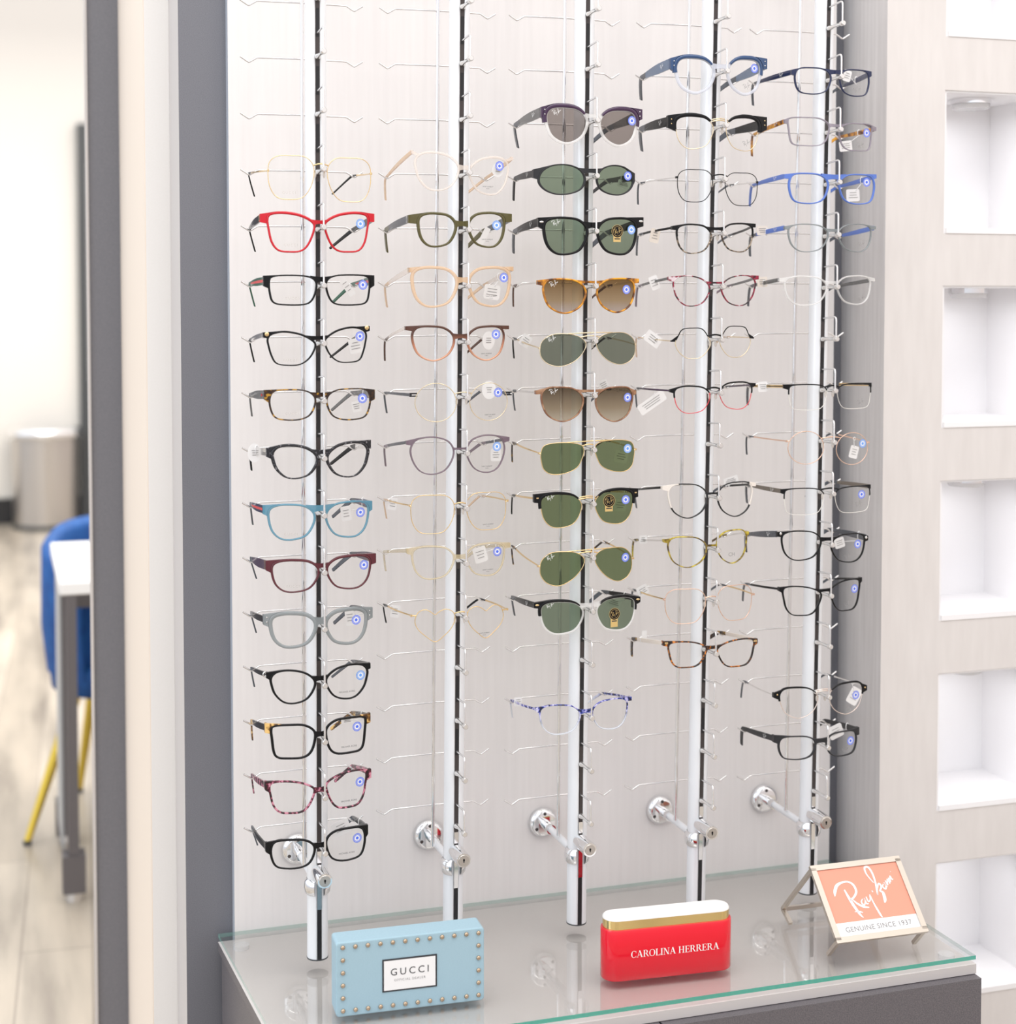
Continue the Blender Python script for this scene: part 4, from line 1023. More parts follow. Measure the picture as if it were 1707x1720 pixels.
# measured in millimetres from the bridge peg of each row: lens centres and sizes, frame ends, prints and tags
GLASSES = [
  {'col': 1, 'j': 3, 'shape': 'sqthin', 'kind': 'mt', 't': (1, 1, 1), 'eh': 0, 'hb': 0, 'f': 'gold', 'temple': (1.6, 2.2, 'gold', 'black'), 'label': 'thin gold wire eyeglasses with large rounded square lenses and black temple tips', 'txt': [('G', -41.7, -29.7)], 'l': [-38.8, -10.6, 56.2, 53.8], 'r': [35.3, -12.0, 56.2, 54.4], 'c': 1.34, 'le': [-66.8, -2.2], 're': [64.7, -3.0]},
  {'col': 1, 'j': 4, 'shape': 'butter', 'kind': 'ac', 't': (3.6, 2.7, 2.3), 'eh': 11, 'hb': 7, 'f': 'red', 'temple': (9, 5, 'black', 'black'), 'label': 'bright red thick acetate eyeglasses with upswept square lenses', 'st': [50.1, 6.0], 'txt': [('G', -39.3, -22.1)], 'hinge': 'gold', 'l': [-38.6, -6.3, 55.4, 46.1], 'r': [32.3, -5.4, 55.4, 46.6], 'c': 2.06, 'le': [-76.4, 11.8], 're': [69.5, 14.0]},
  {'col': 1, 'j': 5, 'shape': 'rect', 'kind': 'ac', 't': (2, 2.6, 2), 'eh': 14, 'hb': 9, 'f': 'black', 'temple': (10, 5, 'greenred', 'green'), 'label': 'black rectangular eyeglasses with green and red striped temples', 'st': [53.4, 1.3], 'tags': [(43.5, -0.8, 9.3, 27.4, 35, 50, '')], 'txt': [('G', -38.2, -16.0)], 'hinge': 'silver', 'l': [-36.6, -5.7, 56.2, 35.3], 'r': [34.2, -5.3, 55.8, 36.3], 'c': 2.2, 'le': [-72.5, 5.9], 're': [69.7, 7.0]},
  {'col': 1, 'j': 6, 'shape': 'catsq', 'kind': 'ac', 't': (2.6, 2.4, 1.6), 'eh': 9, 'hb': 7, 'f': 'black', 'temple': (6, 4, 'silver', 'black'), 'label': 'black cat-eye eyeglasses with round gold studs at the outer corners', 'st': [49.4, 8.6], 'tags': [(55.0, -5.3, 17.4, 19.5, 10, 50, '')], 'txt': [('G', -40.9, -21.3)], 'studs': ('gold', 'disc', 2.9), 'l': [-38.3, -6.6, 56.8, 40.4], 'r': [30.9, -2.6, 53.1, 42.6], 'c': 2.2, 'le': [-73.0, 10.9], 're': [63.2, 18.4]},
  {'col': 1, 'j': 7, 'shape': 'rectr', 'kind': 'ac', 't': (1.8, 2.4, 1.8), 'eh': 13, 'hb': 8, 'f': 'tort_dark', 'temple': (11, 5, 'smoke', 'smoke'), 'label': 'dark tortoiseshell rectangular eyeglasses with wide smoke grey temples and a red dot', 'st': [52.1, 2.0], 'tags': [(55.6, -11.9, 12.0, 14.3, 10, 50, '')], 'txt': [('G', -38.9, -15.8)], 'dot': 'red', 'l': [-37.7, -4.7, 55.2, 36.8], 'r': [34.3, -5.3, 55.2, 37.8], 'c': 1.23, 'le': [-73.0, 8.5], 're': [69.2, 6.5]},
  {'col': 1, 'j': 8, 'shape': 'cat', 'kind': 'ac', 't': (3.6, 4.6, 1.8), 'eh': 12, 'hb': 8, 'f': 'fleck', 'temple': (9, 6, 'silver', 'black'), 'label': 'speckled black cat-eye eyeglasses with a round white tag on the temple', 'tags': [(-76.4, 2.3, 17.4, 24.7, 0, 55, 'round')], 'l': [-34.6, -4.8, 52.4, 39.8], 'r': [33.3, -4.0, 50.9, 41.7], 'c': 2.2, 'le': [-70.1, 8.0], 're': [64.9, 14.8]},
  {'col': 1, 'j': 9, 'shape': 'wayf', 'kind': 'ac', 't': (2.6, 3, 2.2), 'eh': 12, 'hb': 10, 'f': 'blue_trans', 'temple': (10, 6, 'navyred', 'slate'), 'label': 'translucent light blue eyeglasses with navy and red striped temples', 'st': [49.9, 0.7], 'tags': [(41.6, -7.1, 13.4, 19.5, 8, 50, '')], 'txt': [('G', -40.4, -23.8)], 'l': [-39.0, -8.6, 54.7, 42.7], 'r': [32.9, -7.9, 54.2, 43.1], 'c': 2.2, 'le': [-74.5, 8.1], 're': [66.7, 8.3]},
  {'col': 1, 'j': 10, 'shape': 'wayf', 'kind': 'ac', 't': (3.4, 3, 2), 'eh': 13, 'hb': 8, 'f': 'burgundy', 'temple': (12, 6, 'plum', 'slate'), 'label': 'burgundy plastic eyeglasses with wide dark purple temples', 'st': [54.6, 4.9], 'txt': [('G', -38.2, -18.1)], 'hinge': 'gold', 'l': [-34.7, -5.1, 55.7, 38.5], 'r': [34.8, -3.8, 55.7, 40.1], 'c': 2.11, 'le': [-71.3, 9.5], 're': [72.0, 11.8]},
  {'col': 1, 'j': 11, 'shape': 'wayf', 'kind': 'ac', 't': (5.2, 5, 3.6), 'eh': 14, 'hb': 11, 'f': 'grey_trans', 'temple': (8, 6, 'black', 'slate'), 'label': 'thick translucent grey eyeglasses with black temples', 'st': [43.9, 7.0], 'tags': [(46.5, -0.4, 12.0, 20.8, 5, 50, '')], 'studs': ('silver', 'two', 0.9), 'l': [-37.4, -1.9, 52.0, 39.5], 'r': [31.1, -1.2, 49.7, 40.3], 'c': 2.2, 'le': [-74.5, 12.8], 're': [67.2, 13.9]},
  {'col': 1, 'j': 12, 'shape': 'cat', 'kind': 'ac', 't': (2.6, 3.2, 2), 'eh': 10, 'hb': 8, 'f': 'black', 'temple': (6, 4, 'black', 'slate'), 'label': 'black cat-eye eyeglasses with pointed corners and silver knot hinges', 'st': [49.7, 7.1], 'txt': [('M', 31.7, -13.1)], 'hinge': 'silver', 'l': [-38.0, -2.0, 52.9, 40.6], 'r': [31.9, -0.4, 52.9, 41.7], 'c': 1.86, 'le': [-71.5, 14.2], 're': [63.9, 17.5]},
  {'col': 1, 'j': 13, 'shape': 'square', 'kind': 'ac', 't': (2.8, 3.4, 2.6), 'eh': 13, 'hb': 8, 'f': 'black', 'temple': (8, 6, 'black', 'tort_light'), 'label': 'black square eyeglasses with yellow tortoiseshell sides and temple tips', 'st': [45.1, 12.8], 'txt': [('M', 34.4, -12.5)], 'endmat': 'tort_light', 'tags': [(42.9, 8.0, 16.0, 7.8, 5, 50, '')], 'l': [-37.8, -0.3, 52.2, 40.8], 'r': [30.6, 2.0, 50.6, 43.1], 'c': 2.2, 'le': [-73.0, 18.3], 're': [64.2, 21.5]},
  {'col': 1, 'j': 14, 'shape': 'butter', 'kind': 'ac', 't': (2.5, 2.8, 2.4), 'eh': 12, 'hb': 8, 'f': 'tort_pink', 'temple': (8, 5, 'tort_pink', 'tort_pink'), 'label': 'pink and black marbled eyeglasses with square lenses', 'st': [49.1, 12.2], 'txt': [('M', 34.3, -11.1)], 'hinge': 'silver', 'l': [-39.5, 0.3, 54.1, 39.1], 'r': [31.2, 4.0, 52.0, 44.5], 'c': 2.2, 'le': [-73.3, 16.2], 're': [65.2, 20.4]},
  {'col': 1, 'j': 15, 'shape': 'rectr', 'kind': 'ac', 't': (2.8, 3.2, 2), 'eh': 13, 'hb': 8, 'f': 'black', 'temple': (8, 6, 'black', 'slate'), 'label': 'glossy black rectangular eyeglasses, lowest pair on the leftmost pole', 'st': [45.2, 11.2], 'tags': [(36.6, 6.4, 24.3, 19.5, 20, 60, '')], 'txt': [('M', 31.3, -7.0)], 'hinge': 'silver', 'l': [-38.8, -1.8, 52.2, 35.2], 'r': [30.2, 4.1, 49.7, 39.6], 'c': 2.2, 'le': [-72.8, 8.5], 're': [60.7, 19.4]},
  {'col': 2, 'j': 3, 'shape': 'cat', 'kind': 'ac', 't': (3.4, 3, 2.4), 'eh': 6, 'hb': 8, 'f': 'clear_warm', 'temple': (5, 3.5, 'beige_trans', 'beige_trans'), 'label': 'nearly colourless clear cat-eye eyeglasses with pale beige temples', 'st': [44.9, 11.1], 'txt': [('S', 28.8, -16.2)], 'tags': [(44.1, 6.4, 16.0, 18.2, 0, 4, 'round')], 'l': [-39.0, 2.0, 53.3, 46.1], 'r': [30.9, -2.3, 52.5, 45.9], 'c': 2.2, 'le': [-71.6, 27.1], 're': [65.9, 22.2]},
  {'col': 2, 'j': 4, 'shape': 'wayf', 'kind': 'ac', 't': (3.4, 4, 2.6), 'eh': 11, 'hb': 9, 'f': 'olive', 'temple': (10, 7, 'slate', 'olive'), 'label': 'translucent olive green eyeglasses with grey temples', 'st': [40.8, 6.8], 'tags': [(38.7, -6.5, 8.0, 27.4, -28, 50, '')], 'txt': [('S', 28.5, -11.9)], 'hinge': 'silver', 'l': [-39.3, -0.6, 45.8, 40.0], 'r': [27.4, 0.3, 45.8, 41.7], 'c': 0.98, 'le': [-76.9, 13.4], 're': [62.8, 16.8]},
  {'col': 2, 'j': 5, 'shape': 'wayf', 'kind': 'ac', 't': (4, 4.4, 2.8), 'eh': 8, 'hb': 9, 'f': 'beige_trans', 'temple': (6.5, 4, 'clear_warm', 'beige_trans'), 'label': 'large translucent champagne beige eyeglasses with square lenses', 'st': [52.5, 11.4], 'tags': [(52.0, -7.5, 22.7, 19.5, -8, 50, '')], 'txt': [('S', 35.0, -13.2)], 'hinge': 'gold', 'l': [-41.4, -1.6, 53.9, 47.8], 'r': [32.8, -1.1, 53.9, 47.6], 'c': 1.78, 'le': [-73.8, 21.0], 're': [67.0, 23.0]},
  {'col': 2, 'j': 6, 'shape': 'pantosq', 'kind': 'ac', 't': (3, 3, 2.2), 'eh': 7, 'hb': 8, 'f': 'brown_grad', 'temple': (3.5, 3, 'clear_warm', 'brown'), 'label': 'round eyeglasses fading from dark brown on top to peach below', 'st': [42.0, 9.7], 'tags': [(41.4, 0.7, 17.4, 24.7, 0, 30, 'round')], 'txt': [('S', 28.9, -15.6)], 'l': [-42.6, -2.0, 51.0, 42.3], 'r': [28.4, -2.2, 49.2, 42.0], 'c': 2.2, 'le': [-77.9, 18.3], 're': [61.8, 18.5]},
  {'col': 2, 'j': 7, 'shape': 'round', 'kind': 'mt', 't': (1, 1, 1), 'eh': 0, 'hb': 0, 'f': 'palegold', 'temple': (4, 3, 'slate', 'slate'), 'label': 'thin pale gold round eyeglasses with black double-bar hinges', 'st': [45.6, 5.7], 'tags': [(42.7, 7.3, 20.0, 24.7, 0, 30, 'round')], 'txt': [('S', 34.4, -23.5)], 'ends': 'twobar', 'l': [-39.2, -6.1, 52.9, 49.4], 'r': [32.9, -6.2, 52.9, 48.7], 'c': 1.9, 'le': [-71.7, 4.1], 're': [64.7, 3.8]},
  {'col': 2, 'j': 8, 'shape': 'panto', 'kind': 'ac', 't': (2, 2.2, 1.6), 'eh': 7, 'hb': 4, 'f': 'mauve', 'temple': (4, 3.5, 'slate', 'mauve'), 'label': 'thin round mauve grey transparent eyeglasses', 'st': [44.9, 6.7], 'tags': [(60.7, -10.1, 14.7, 16.9, 0, 50, '')], 'txt': [('S', 31.0, -19.1)], 'l': [-42.9, -3.2, 53.7, 47.1], 'r': [29.9, -2.6, 52.4, 47.6], 'c': 2.2, 'le': [-76.1, 14.2], 're': [64.2, 15.8]},
  {'col': 2, 'j': 9, 'shape': 'sqthin', 'kind': 'mt', 't': (1, 1, 1), 'eh': 0, 'hb': 0, 'f': 'gold', 'temple': (1.6, 2, 'gold', 'beige_trans'), 'label': 'thin gold square wire eyeglasses with a small white tag on the left temple', 'tags': [(-76.3, -2.4, 12.0, 16.9, -12, 75, '')], 'txt': [('S', 33.0, -23.6)], 'l': [-42.2, -7.7, 55.9, 49.9], 'r': [30.9, -6.0, 55.9, 49.1], 'c': 1.95, 'le': [-71.5, 4.2], 're': [62.5, 6.0]},
  {'col': 2, 'j': 10, 'shape': 'wayf', 'kind': 'ac', 't': (2.6, 2.8, 2), 'eh': 9, 'hb': 8, 'f': 'champagne', 'temple': (4.5, 4, 'champagne', 'champagne'), 'label': 'pale clear yellow square eyeglasses with a white hang tag behind the lens', 'st': [46.9, 11.7], 'tags': [(38.4, 0.1, 18.7, 21.5, 15, 50, '')], 'txt': [('S', 33.8, -11.9)], 'l': [-40.9, 0.8, 51.9, 41.1], 'r': [30.8, 1.6, 51.8, 40.8], 'c': 2.0, 'le': [-75.1, 16.7], 're': [67.1, 18.5]},
  {'col': 2, 'j': 11, 'shape': 'heart', 'kind': 'mt', 't': (1, 1, 1), 'eh': 0, 'hb': 0, 'f': 'gold', 'temple': (1.6, 2, 'gold', 'black'), 'label': 'thin gold wire eyeglasses with heart-shaped lenses', 'tags': [(-73.5, -3.7, 12.7, 16.9, -10, 70, '')], 'txt': [('S', 28.9, -23.8)], 'l': [-38.2, -10.1, 51.4, 41.9], 'r': [31.2, -9.1, 51.4, 42.3], 'c': 2.1, 'le': [-68.8, 3.4], 're': [63.9, 4.3]},
  {'col': 3, 'j': 2, 'shape': 'pantosq', 'kind': 'br', 't': (3.5, 4.2, 3.8), 'eh': 14, 'hb': 7, 'f': 'clear', 'temple': (13, 7, 'smoke', 'slate'), 'label': 'sunglasses with grey lenses, clear lower rims and a dark purple brow bar', 'sun': 'grey', 'brow': 'plum', 'bt': 5.5, 'st': [55.0, 3.0], 'txt': [('W', -51.9, 11.2)], 'studs': ('silver', 'two', 0.9), 'l': [-37.9, -6.1, 51.6, 44.2], 'r': [35.3, -7.3, 51.5, 44.0], 'c': 1.75, 'le': [-71.7, 10.9], 're': [71.9, 12.7]},
  {'col': 3, 'j': 3, 'shape': 'oval', 'kind': 'ac', 't': (1.8, 3, 1.8), 'eh': 12, 'hb': 8, 'f': 'black_matte', 'temple': (9, 6, 'black_matte', 'black_matte'), 'label': 'wraparound matte black sunglasses with narrow oval green lenses', 'sun': 'green', 'st': [50.1, 2.3], 'tags': [(64.5, -4.8, 18.0, 9.4, -15, 45, '')], 'l': [-43.0, -4.4, 58.2, 37.7], 'r': [31.9, -3.8, 52.0, 37.4], 'c': 2.2, 'le': [-80.3, 3.1], 're': [62.0, 0.7]},
  {'col': 3, 'j': 4, 'shape': 'wayf', 'kind': 'ac', 't': (3.2, 4, 2.8), 'eh': 13, 'hb': 10, 'f': 'black', 'temple': (11, 7, 'black', 'slate'), 'label': 'chunky black sunglasses with green lenses and a round black and gold sticker', 'sun': 'green', 'st': [56.1, 3.4], 'rb': [34.5, 1.0, 8.7], 'txt': [('W', -51.4, 11.5)], 'studs': ('silver', 'oval', 2.4), 'l': [-37.8, -6.3, 54.8, 45.8], 'r': [35.5, -5.7, 54.8, 45.6], 'c': 1.72, 'le': [-74.7, 11.8], 're': [75.9, 14.7]},
  {'col': 3, 'j': 5, 'shape': 'pantosq', 'kind': 'ac', 't': (2.4, 2.6, 2.4), 'eh': 8, 'hb': 5, 'f': 'tort_amber', 'temple': (2.5, 3, 'silver', 'brown'), 'label': 'amber tortoiseshell round sunglasses with brown gradient lenses', 'sun': 'brown', 'st': [49.5, -4.0], 'txt': [('W', -53.9, 3.5)], 'l': [-38.5, -12.9, 54.7, 43.1], 'r': [34.8, -11.9, 54.7, 42.9], 'c': 1.89, 'le': [-74.4, 5.2], 're': [70.0, 7.9]},
  {'col': 3, 'j': 6, 'shape': 'aviround', 'kind': 'mt', 't': (1, 1, 1), 'eh': 0, 'hb': 0, 'f': 'palegold', 'temple': (1.4, 2, 'palegold', 'black'), 'label': 'thin gold rounded pilot sunglasses with grey-green lenses, below the amber pair', 'sun': 'greygreen', 'tags': [(-70.8, -1.1, 14.7, 16.9, -35, 60, '')], 'txt': [('W', -56.2, 3.0)], 'dbl': 1, 'l': [-39.9, -11.9, 60.4, 42.7], 'r': [35.7, -10.3, 59.2, 42.5], 'c': 2.2, 'le': [-70.8, -9.3], 're': [66.4, -5.3]},
  {'col': 3, 'j': 7, 'shape': 'pantosq', 'kind': 'ac', 't': (2.2, 2.4, 1.8), 'eh': 7, 'hb': 5, 'f': 'brown_light', 'temple': (2.5, 3, 'silver', 'slate'), 'label': 'light brown transparent sunglasses with brown gradient lenses', 'sun': 'brown2', 'st': [53.2, -4.1], 'tags': [(41.3, 9.9, 14.7, 14.3, 25, 60, '')], 'txt': [('W', -52.7, 6.0)], 'l': [-40.2, -11.6, 54.1, 44.1], 'r': [34.0, -13.0, 54.1, 44.6], 'c': 1.91, 'le': [-75.8, 4.5], 're': [67.3, 2.4]},
  {'col': 3, 'j': 8, 'shape': 'caravan', 'kind': 'mt', 't': (1, 1, 1), 'eh': 0, 'hb': 0, 'f': 'gold', 'temple': (1.4, 2.4, 'gold', 'tort_dark'), 'label': 'gold square pilot sunglasses with green lenses and a straight double bridge', 'sun': 'green2', 'st': [53.4, -0.6], 'tags': [(65.1, -17.1, 20.0, 16.9, -12, 50, '')], 'dbl': 1, 'l': [-40.3, -11.4, 58.5, 41.7], 'r': [34.8, -10.1, 58.5, 42.7], 'c': 1.3, 'le': [-71.5, -3.8], 're': [67.0, -2.5]},
  {'col': 3, 'j': 9, 'shape': 'wayf', 'kind': 'br', 't': (1, 1, 1), 'eh': 12, 'hb': 0, 'f': 'gold', 'temple': (2.5, 2.5, 'gold', 'black'), 'label': 'black browline sunglasses with gold lower rims and a round black and gold sticker', 'sun': 'green2', 'brow': 'black', 'bt': 3.8, 'st': [50.9, 2.7], 'rb': [26.2, 2.2, 8.7], 'txt': [('W', -57.7, 9.5)], 'studs': ('gold', 'rect', 1.6), 'tags': [(59.6, -10.4, 18.7, 16.9, -5, 40, '')], 'l': [-41.7, -9.0, 55.7, 44.4], 'r': [34.2, -6.8, 55.7, 44.9], 'c': 0.93, 'le': [-79.1, 8.7], 're': [70.2, 11.3]},
  {'col': 3, 'j': 10, 'shape': 'aviator', 'kind': 'mt', 't': (1, 1, 1), 'eh': 0, 'hb': 0, 'f': 'gold', 'temple': (1.4, 2, 'gold', 'tort_dark'), 'label': 'gold teardrop aviator sunglasses with green lenses', 'sun': 'green2', 'st': [52.8, -4.2], 'txt': [('W', -55.8, 0.8)], 'dbl': 1, 'l': [-38.5, -14.9, 59.1, 45.3], 'r': [35.4, -12.7, 56.6, 45.7], 'c': 2.2, 'le': [-70.3, -10.9], 're': [66.9, -7.1]},
  {'col': 3, 'j': 11, 'shape': 'wayf', 'kind': 'br', 't': (1.5, 2.8, 3), 'eh': 10, 'hb': 7, 'f': 'clear', 'temple': (8, 5, 'black', 'slate'), 'label': 'green sunglasses with black brow bars and clear lower rims, lowest sunglasses on the middle pole', 'sun': 'green', 'brow': 'black', 'bt': 3.6, 'rb': [36.1, -7.5, 8.3], 'txt': [('W', -56.1, 8.9)], 'studs': ('gold', 'oval', 2.2), 'tags': [(54.7, -1.9, 21.4, 12.6, -20, 45, '')], 'l': [-38.8, -8.5, 55.9, 41.6], 'r': [39.6, -8.0, 55.9, 42.8], 'c': 1.51, 'le': [-77.2, 9.3], 're': [77.2, 8.8]},
  {'col': 3, 'j': 13, 'shape': 'wayf', 'kind': 'ac', 't': (1.8, 2, 1.8), 'eh': 7, 'hb': 7, 'f': 'bluepat', 'temple': (3, 3, 'bluepat', 'bluepat'), 'label': 'slim eyeglasses with blue and violet marbled top fading to clear, alone near the bottom', 'tags': [(-72.9, 4.6, 11.4, 12.6, 0, 75, '')], 'l': [-39.5, -2.6, 52.7, 38.4], 'r': [32.6, -0.7, 52.5, 39.4], 'c': 2.2, 'le': [-71.6, 11.5], 're': [66.6, 16.7]},
  {'col': 4, 'j': 1, 'shape': 'pantosq', 'kind': 'br', 't': (3.5, 4.4, 4), 'eh': 15, 'hb': 8, 'f': 'clear_cool', 'temple': (14, 7, 'blue_smoke', 'slate'), 'label': 'clear eyeglasses with blue brow bars and wide blue-grey temples, top pair on the fourth pole', 'brow': 'blue_dark', 'bt': 5, 'st': [47.8, 7.5], 'txt': [('D', 36.3, -17.1)], 'studs': ('silver', 'two', 0.9), 'l': [-40.1, -5.5, 48.7, 43.7], 'r': [33.0, -4.1, 48.7, 44.7], 'c': 2.07, 'le': [-73.8, 10.1], 're': [70.5, 15.6]},
  {'col': 4, 'j': 2, 'shape': 'wayf', 'kind': 'br', 't': (1, 1, 1), 'eh': 18, 'hb': 0, 'f': 'palegold', 'temple': (13, 8, 'black', 'slate'), 'label': 'black browline eyeglasses with thin gold lower rims and wide temples', 'brow': 'black', 'bt': 5.2, 'txt': [('D', 36.5, -21.8)], 'studs': ('gold', 'two', 0.9), 'l': [-39.8, -9.7, 50.9, 43.2], 'r': [31.3, -9.9, 50.9, 44.3], 'c': 2.04, 'le': [-76.0, 5.0], 're': [72.0, 7.3]},
  {'col': 4, 'j': 3, 'shape': 'sqthin', 'kind': 'mt', 't': (1, 1, 1), 'eh': 0, 'hb': 0, 'f': 'black', 'temple': (1.6, 2, 'silver', 'slate'), 'label': 'thin black wire eyeglasses with rounded square lenses and silver temples', 'l': [-38.4, -8.6, 49.5, 43.0], 'r': [30.7, -12.0, 49.5, 43.8], 'c': 1.14, 'le': [-64.2, 2.6], 're': [56.5, -1.5]},
  {'col': 4, 'j': 4, 'shape': 'wayf', 'kind': 'tt', 't': (2, 2.2, 1.7), 'eh': 7, 'hb': 6, 'f': 'tort_grey', 'temple': (3, 3, 'black', 'slate'), 'label': 'slim black eyeglasses with mottled lower rims and a beige tag on the temple', 'brow': 'black', 'bt': 2.2, 'tags': [(-74.9, -2.0, 14.0, 19.5, -12, 45, 'beige')], 'l': [-38.3, -7.8, 46.7, 37.6], 'r': [26.4, -5.4, 46.7, 37.2], 'c': 1.5, 'le': [-69.0, 7.2], 're': [55.2, 11.8]},
  {'col': 4, 'j': 5, 'shape': 'cat', 'kind': 'ac', 't': (1.7, 1.9, 1.5), 'eh': 7, 'hb': 4, 'f': 'tort_red', 'temple': (3.5, 3, 'smoke', 'mauve'), 'label': 'slim red and black marbled eyeglasses with translucent sides', 'tags': [(-78.1, 5.6, 13.4, 19.5, 20, 40, '')], 'l': [-40.7, -5.9, 51.3, 39.7], 'r': [29.5, -5.1, 51.3, 40.1], 'c': 0.78, 'le': [-74.0, 11.2], 're': [60.8, 13.1]},
  {'col': 4, 'j': 6, 'shape': 'geo', 'kind': 'tt', 't': (1, 1, 1), 'eh': 3, 'hb': 1, 'f': 'palegold', 'temple': (1.3, 1.8, 'palegold', 'beige_trans'), 'label': 'thin geometric wire eyeglasses, black above and gold below', 'brow': 'black', 'bt': 1.1, 'tags': [(-76.1, 0.4, 25.4, 16.9, -35, 40, '')], 'l': [-36.9, -4.7, 48.3, 41.2], 'r': [26.6, -2.9, 48.3, 42.2], 'c': 1.99, 'le': [-66.7, -1.5], 're': [56.9, 2.1]},
  {'col': 4, 'j': 7, 'shape': 'wayf', 'kind': 'tt', 't': (1, 1, 1), 'eh': 6, 'hb': 1, 'f': 'redwire', 'temple': (2.5, 2.5, 'plum', 'slate'), 'label': 'half-rim style eyeglasses, black above with thin red lower rims and a long white tag', 'brow': 'black', 'bt': 2, 'tags': [(-75.3, -15.7, 45.0, 15.8, 32, 45, '')], 'l': [-37.0, -9.5, 49.9, 36.2], 'r': [28.5, -5.1, 49.9, 36.5], 'c': 1.49, 'le': [-68.3, 3.3], 're': [60.6, 9.7]},
  {'col': 4, 'j': 9, 'shape': 'pantosq', 'kind': 'ac', 't': (1.7, 2.2, 1.5), 'eh': 7, 'hb': 4, 'f': 'blackwhite', 'temple': (3, 3, 'black', 'slate'), 'label': 'round black eyeglasses with ivory white outer sides', 'tags': [(65.3, 11.5, 23.7, 11.0, 15, 80, '')], 'l': [-40.0, -4.2, 53.6, 45.9], 'r': [31.3, -4.3, 53.6, 46.4], 'c': 1.63, 'le': [-76.1, 14.7], 're': [65.0, 14.9]},
  {'col': 4, 'j': 10, 'shape': 'pantosq', 'kind': 'ac', 't': (1.8, 1.8, 1.4), 'eh': 6, 'hb': 4, 'f': 'tort_yellow', 'temple': (2, 3, 'silver', 'tort_yellow'), 'label': 'slim yellow-green tortoiseshell eyeglasses with cat-eye lenses', 'tags': [(-76.8, 6.7, 12.0, 11.7, 0, 60, '')], 'txt': [('C', 27.2, -9.0)], 'l': [-38.9, -2.9, 52.4, 41.2], 'r': [28.2, 1.9, 46.9, 45.0], 'c': 2.2, 'le': [-71.6, 13.3], 're': [55.8, 19.6]},
  {'col': 4, 'j': 11, 'shape': 'sqthin', 'kind': 'mt', 't': (1, 1, 1), 'eh': 0, 'hb': 0, 'f': 'rosegold', 'temple': (1.6, 2.2, 'gold', 'slate'), 'label': 'thin rose gold square wire eyeglasses above the tortoiseshell pair', 'tags': [(-72.8, 4.5, 17.4, 14.3, 25, 70, '')], 'l': [-40.6, -5.8, 55.8, 47.5], 'r': [34.3, -4.9, 55.8, 48.6], 'c': 2.17, 'le': [-69.6, 4.1], 're': [67.3, 3.8]},
  {'col': 4, 'j': 12, 'shape': 'butter', 'kind': 'ac', 't': (2, 2.4, 1.8), 'eh': 9, 'hb': 7, 'f': 'tort_orange', 'temple': (5.5, 5, 'ivory', 'tort_dark'), 'label': 'orange and black tortoiseshell eyeglasses with ivory temples and gold corner studs', 'studs': ('gold', 'rect', 2.4), 'tags': [(-71.0, 12.9, 8.0, 14.3, 0, 75, '')], 'l': [-37.4, -0.5, 55.0, 34.7], 'r': [36.5, -3.6, 55.8, 36.4], 'c': 0.5, 'le': [-74.2, 17.1], 're': [70.6, 11.3]},
  {'col': 5, 'j': 1, 'shape': 'rectr', 'kind': 'ac', 't': (1.8, 2.2, 1.6), 'eh': 9, 'hb': 8, 'f': 'navy', 'temple': (7, 4, 'navy', 'slate'), 'label': 'navy blue rectangular eyeglasses, top pair on the rightmost pole', 'txt': [('D', 32.2, -15.5)], 'tags': [(46.2, 11.6, 12.4, 16.2, -15, 50, '')], 'l': [-35.8, -5.7, 49.6, 34.6], 'r': [28.7, -6.0, 48.0, 34.9], 'c': 2.2, 'le': [-66.4, 6.1], 're': [57.8, 8.6]},
  {'col': 5, 'j': 2, 'shape': 'square', 'kind': 'ac', 't': (1.8, 2, 1.5), 'eh': 7, 'hb': 6, 'f': 'lilac_trans', 'temple': (6, 4, 'tort_amber', 'tort_amber'), 'label': 'translucent lilac grey square eyeglasses with orange tortoiseshell temples', 'st': [50.1, -1.7], 'tags': [(45.7, -15.7, 20.7, 14.8, 8, 50, '')], 'txt': [('D', 40.3, -19.1)], 'l': [-40.3, -2.8, 57.1, 37.5], 'r': [33.0, -8.3, 54.9, 36.4], 'c': 2.2, 'le': [-74.2, 11.3], 're': [69.1, 5.0]},
  {'col': 5, 'j': 3, 'shape': 'rectr', 'kind': 'ac', 't': (2.2, 3, 1.8), 'eh': 8, 'hb': 9, 'f': 'blue_matte', 'temple': (6.5, 4, 'blue_matte', 'blue_matte'), 'label': 'matte royal blue rectangular eyeglasses', 'st': [50.2, 2.0], 'tags': [(52.6, -13.8, 21.4, 17.5, 3, 40, '')], 'l': [-40.1, -8.8, 55.3, 39.7], 'r': [35.7, -8.3, 55.3, 39.4], 'c': 1.1, 'le': [-76.5, 7.8], 're': [67.9, 10.8]},
  {'col': 5, 'j': 4, 'shape': 'wayf', 'kind': 'ac', 't': (1.6, 2, 1.4), 'eh': 6, 'hb': 6, 'f': 'grey_trans', 'temple': (6.5, 4, 'blue_matte', 'slate'), 'label': 'slim transparent grey eyeglasses with bright blue temples', 'tags': [(-80.0, 7.9, 17.4, 13.0, 3, 50, 'beige')], 'txt': [('D', 45.9, -12.0)], 'l': [-38.1, -4.5, 55.1, 37.1], 'r': [35.3, -3.6, 55.1, 37.5], 'c': 2.11, 'le': [-72.0, 9.6], 're': [72.1, 11.6]},
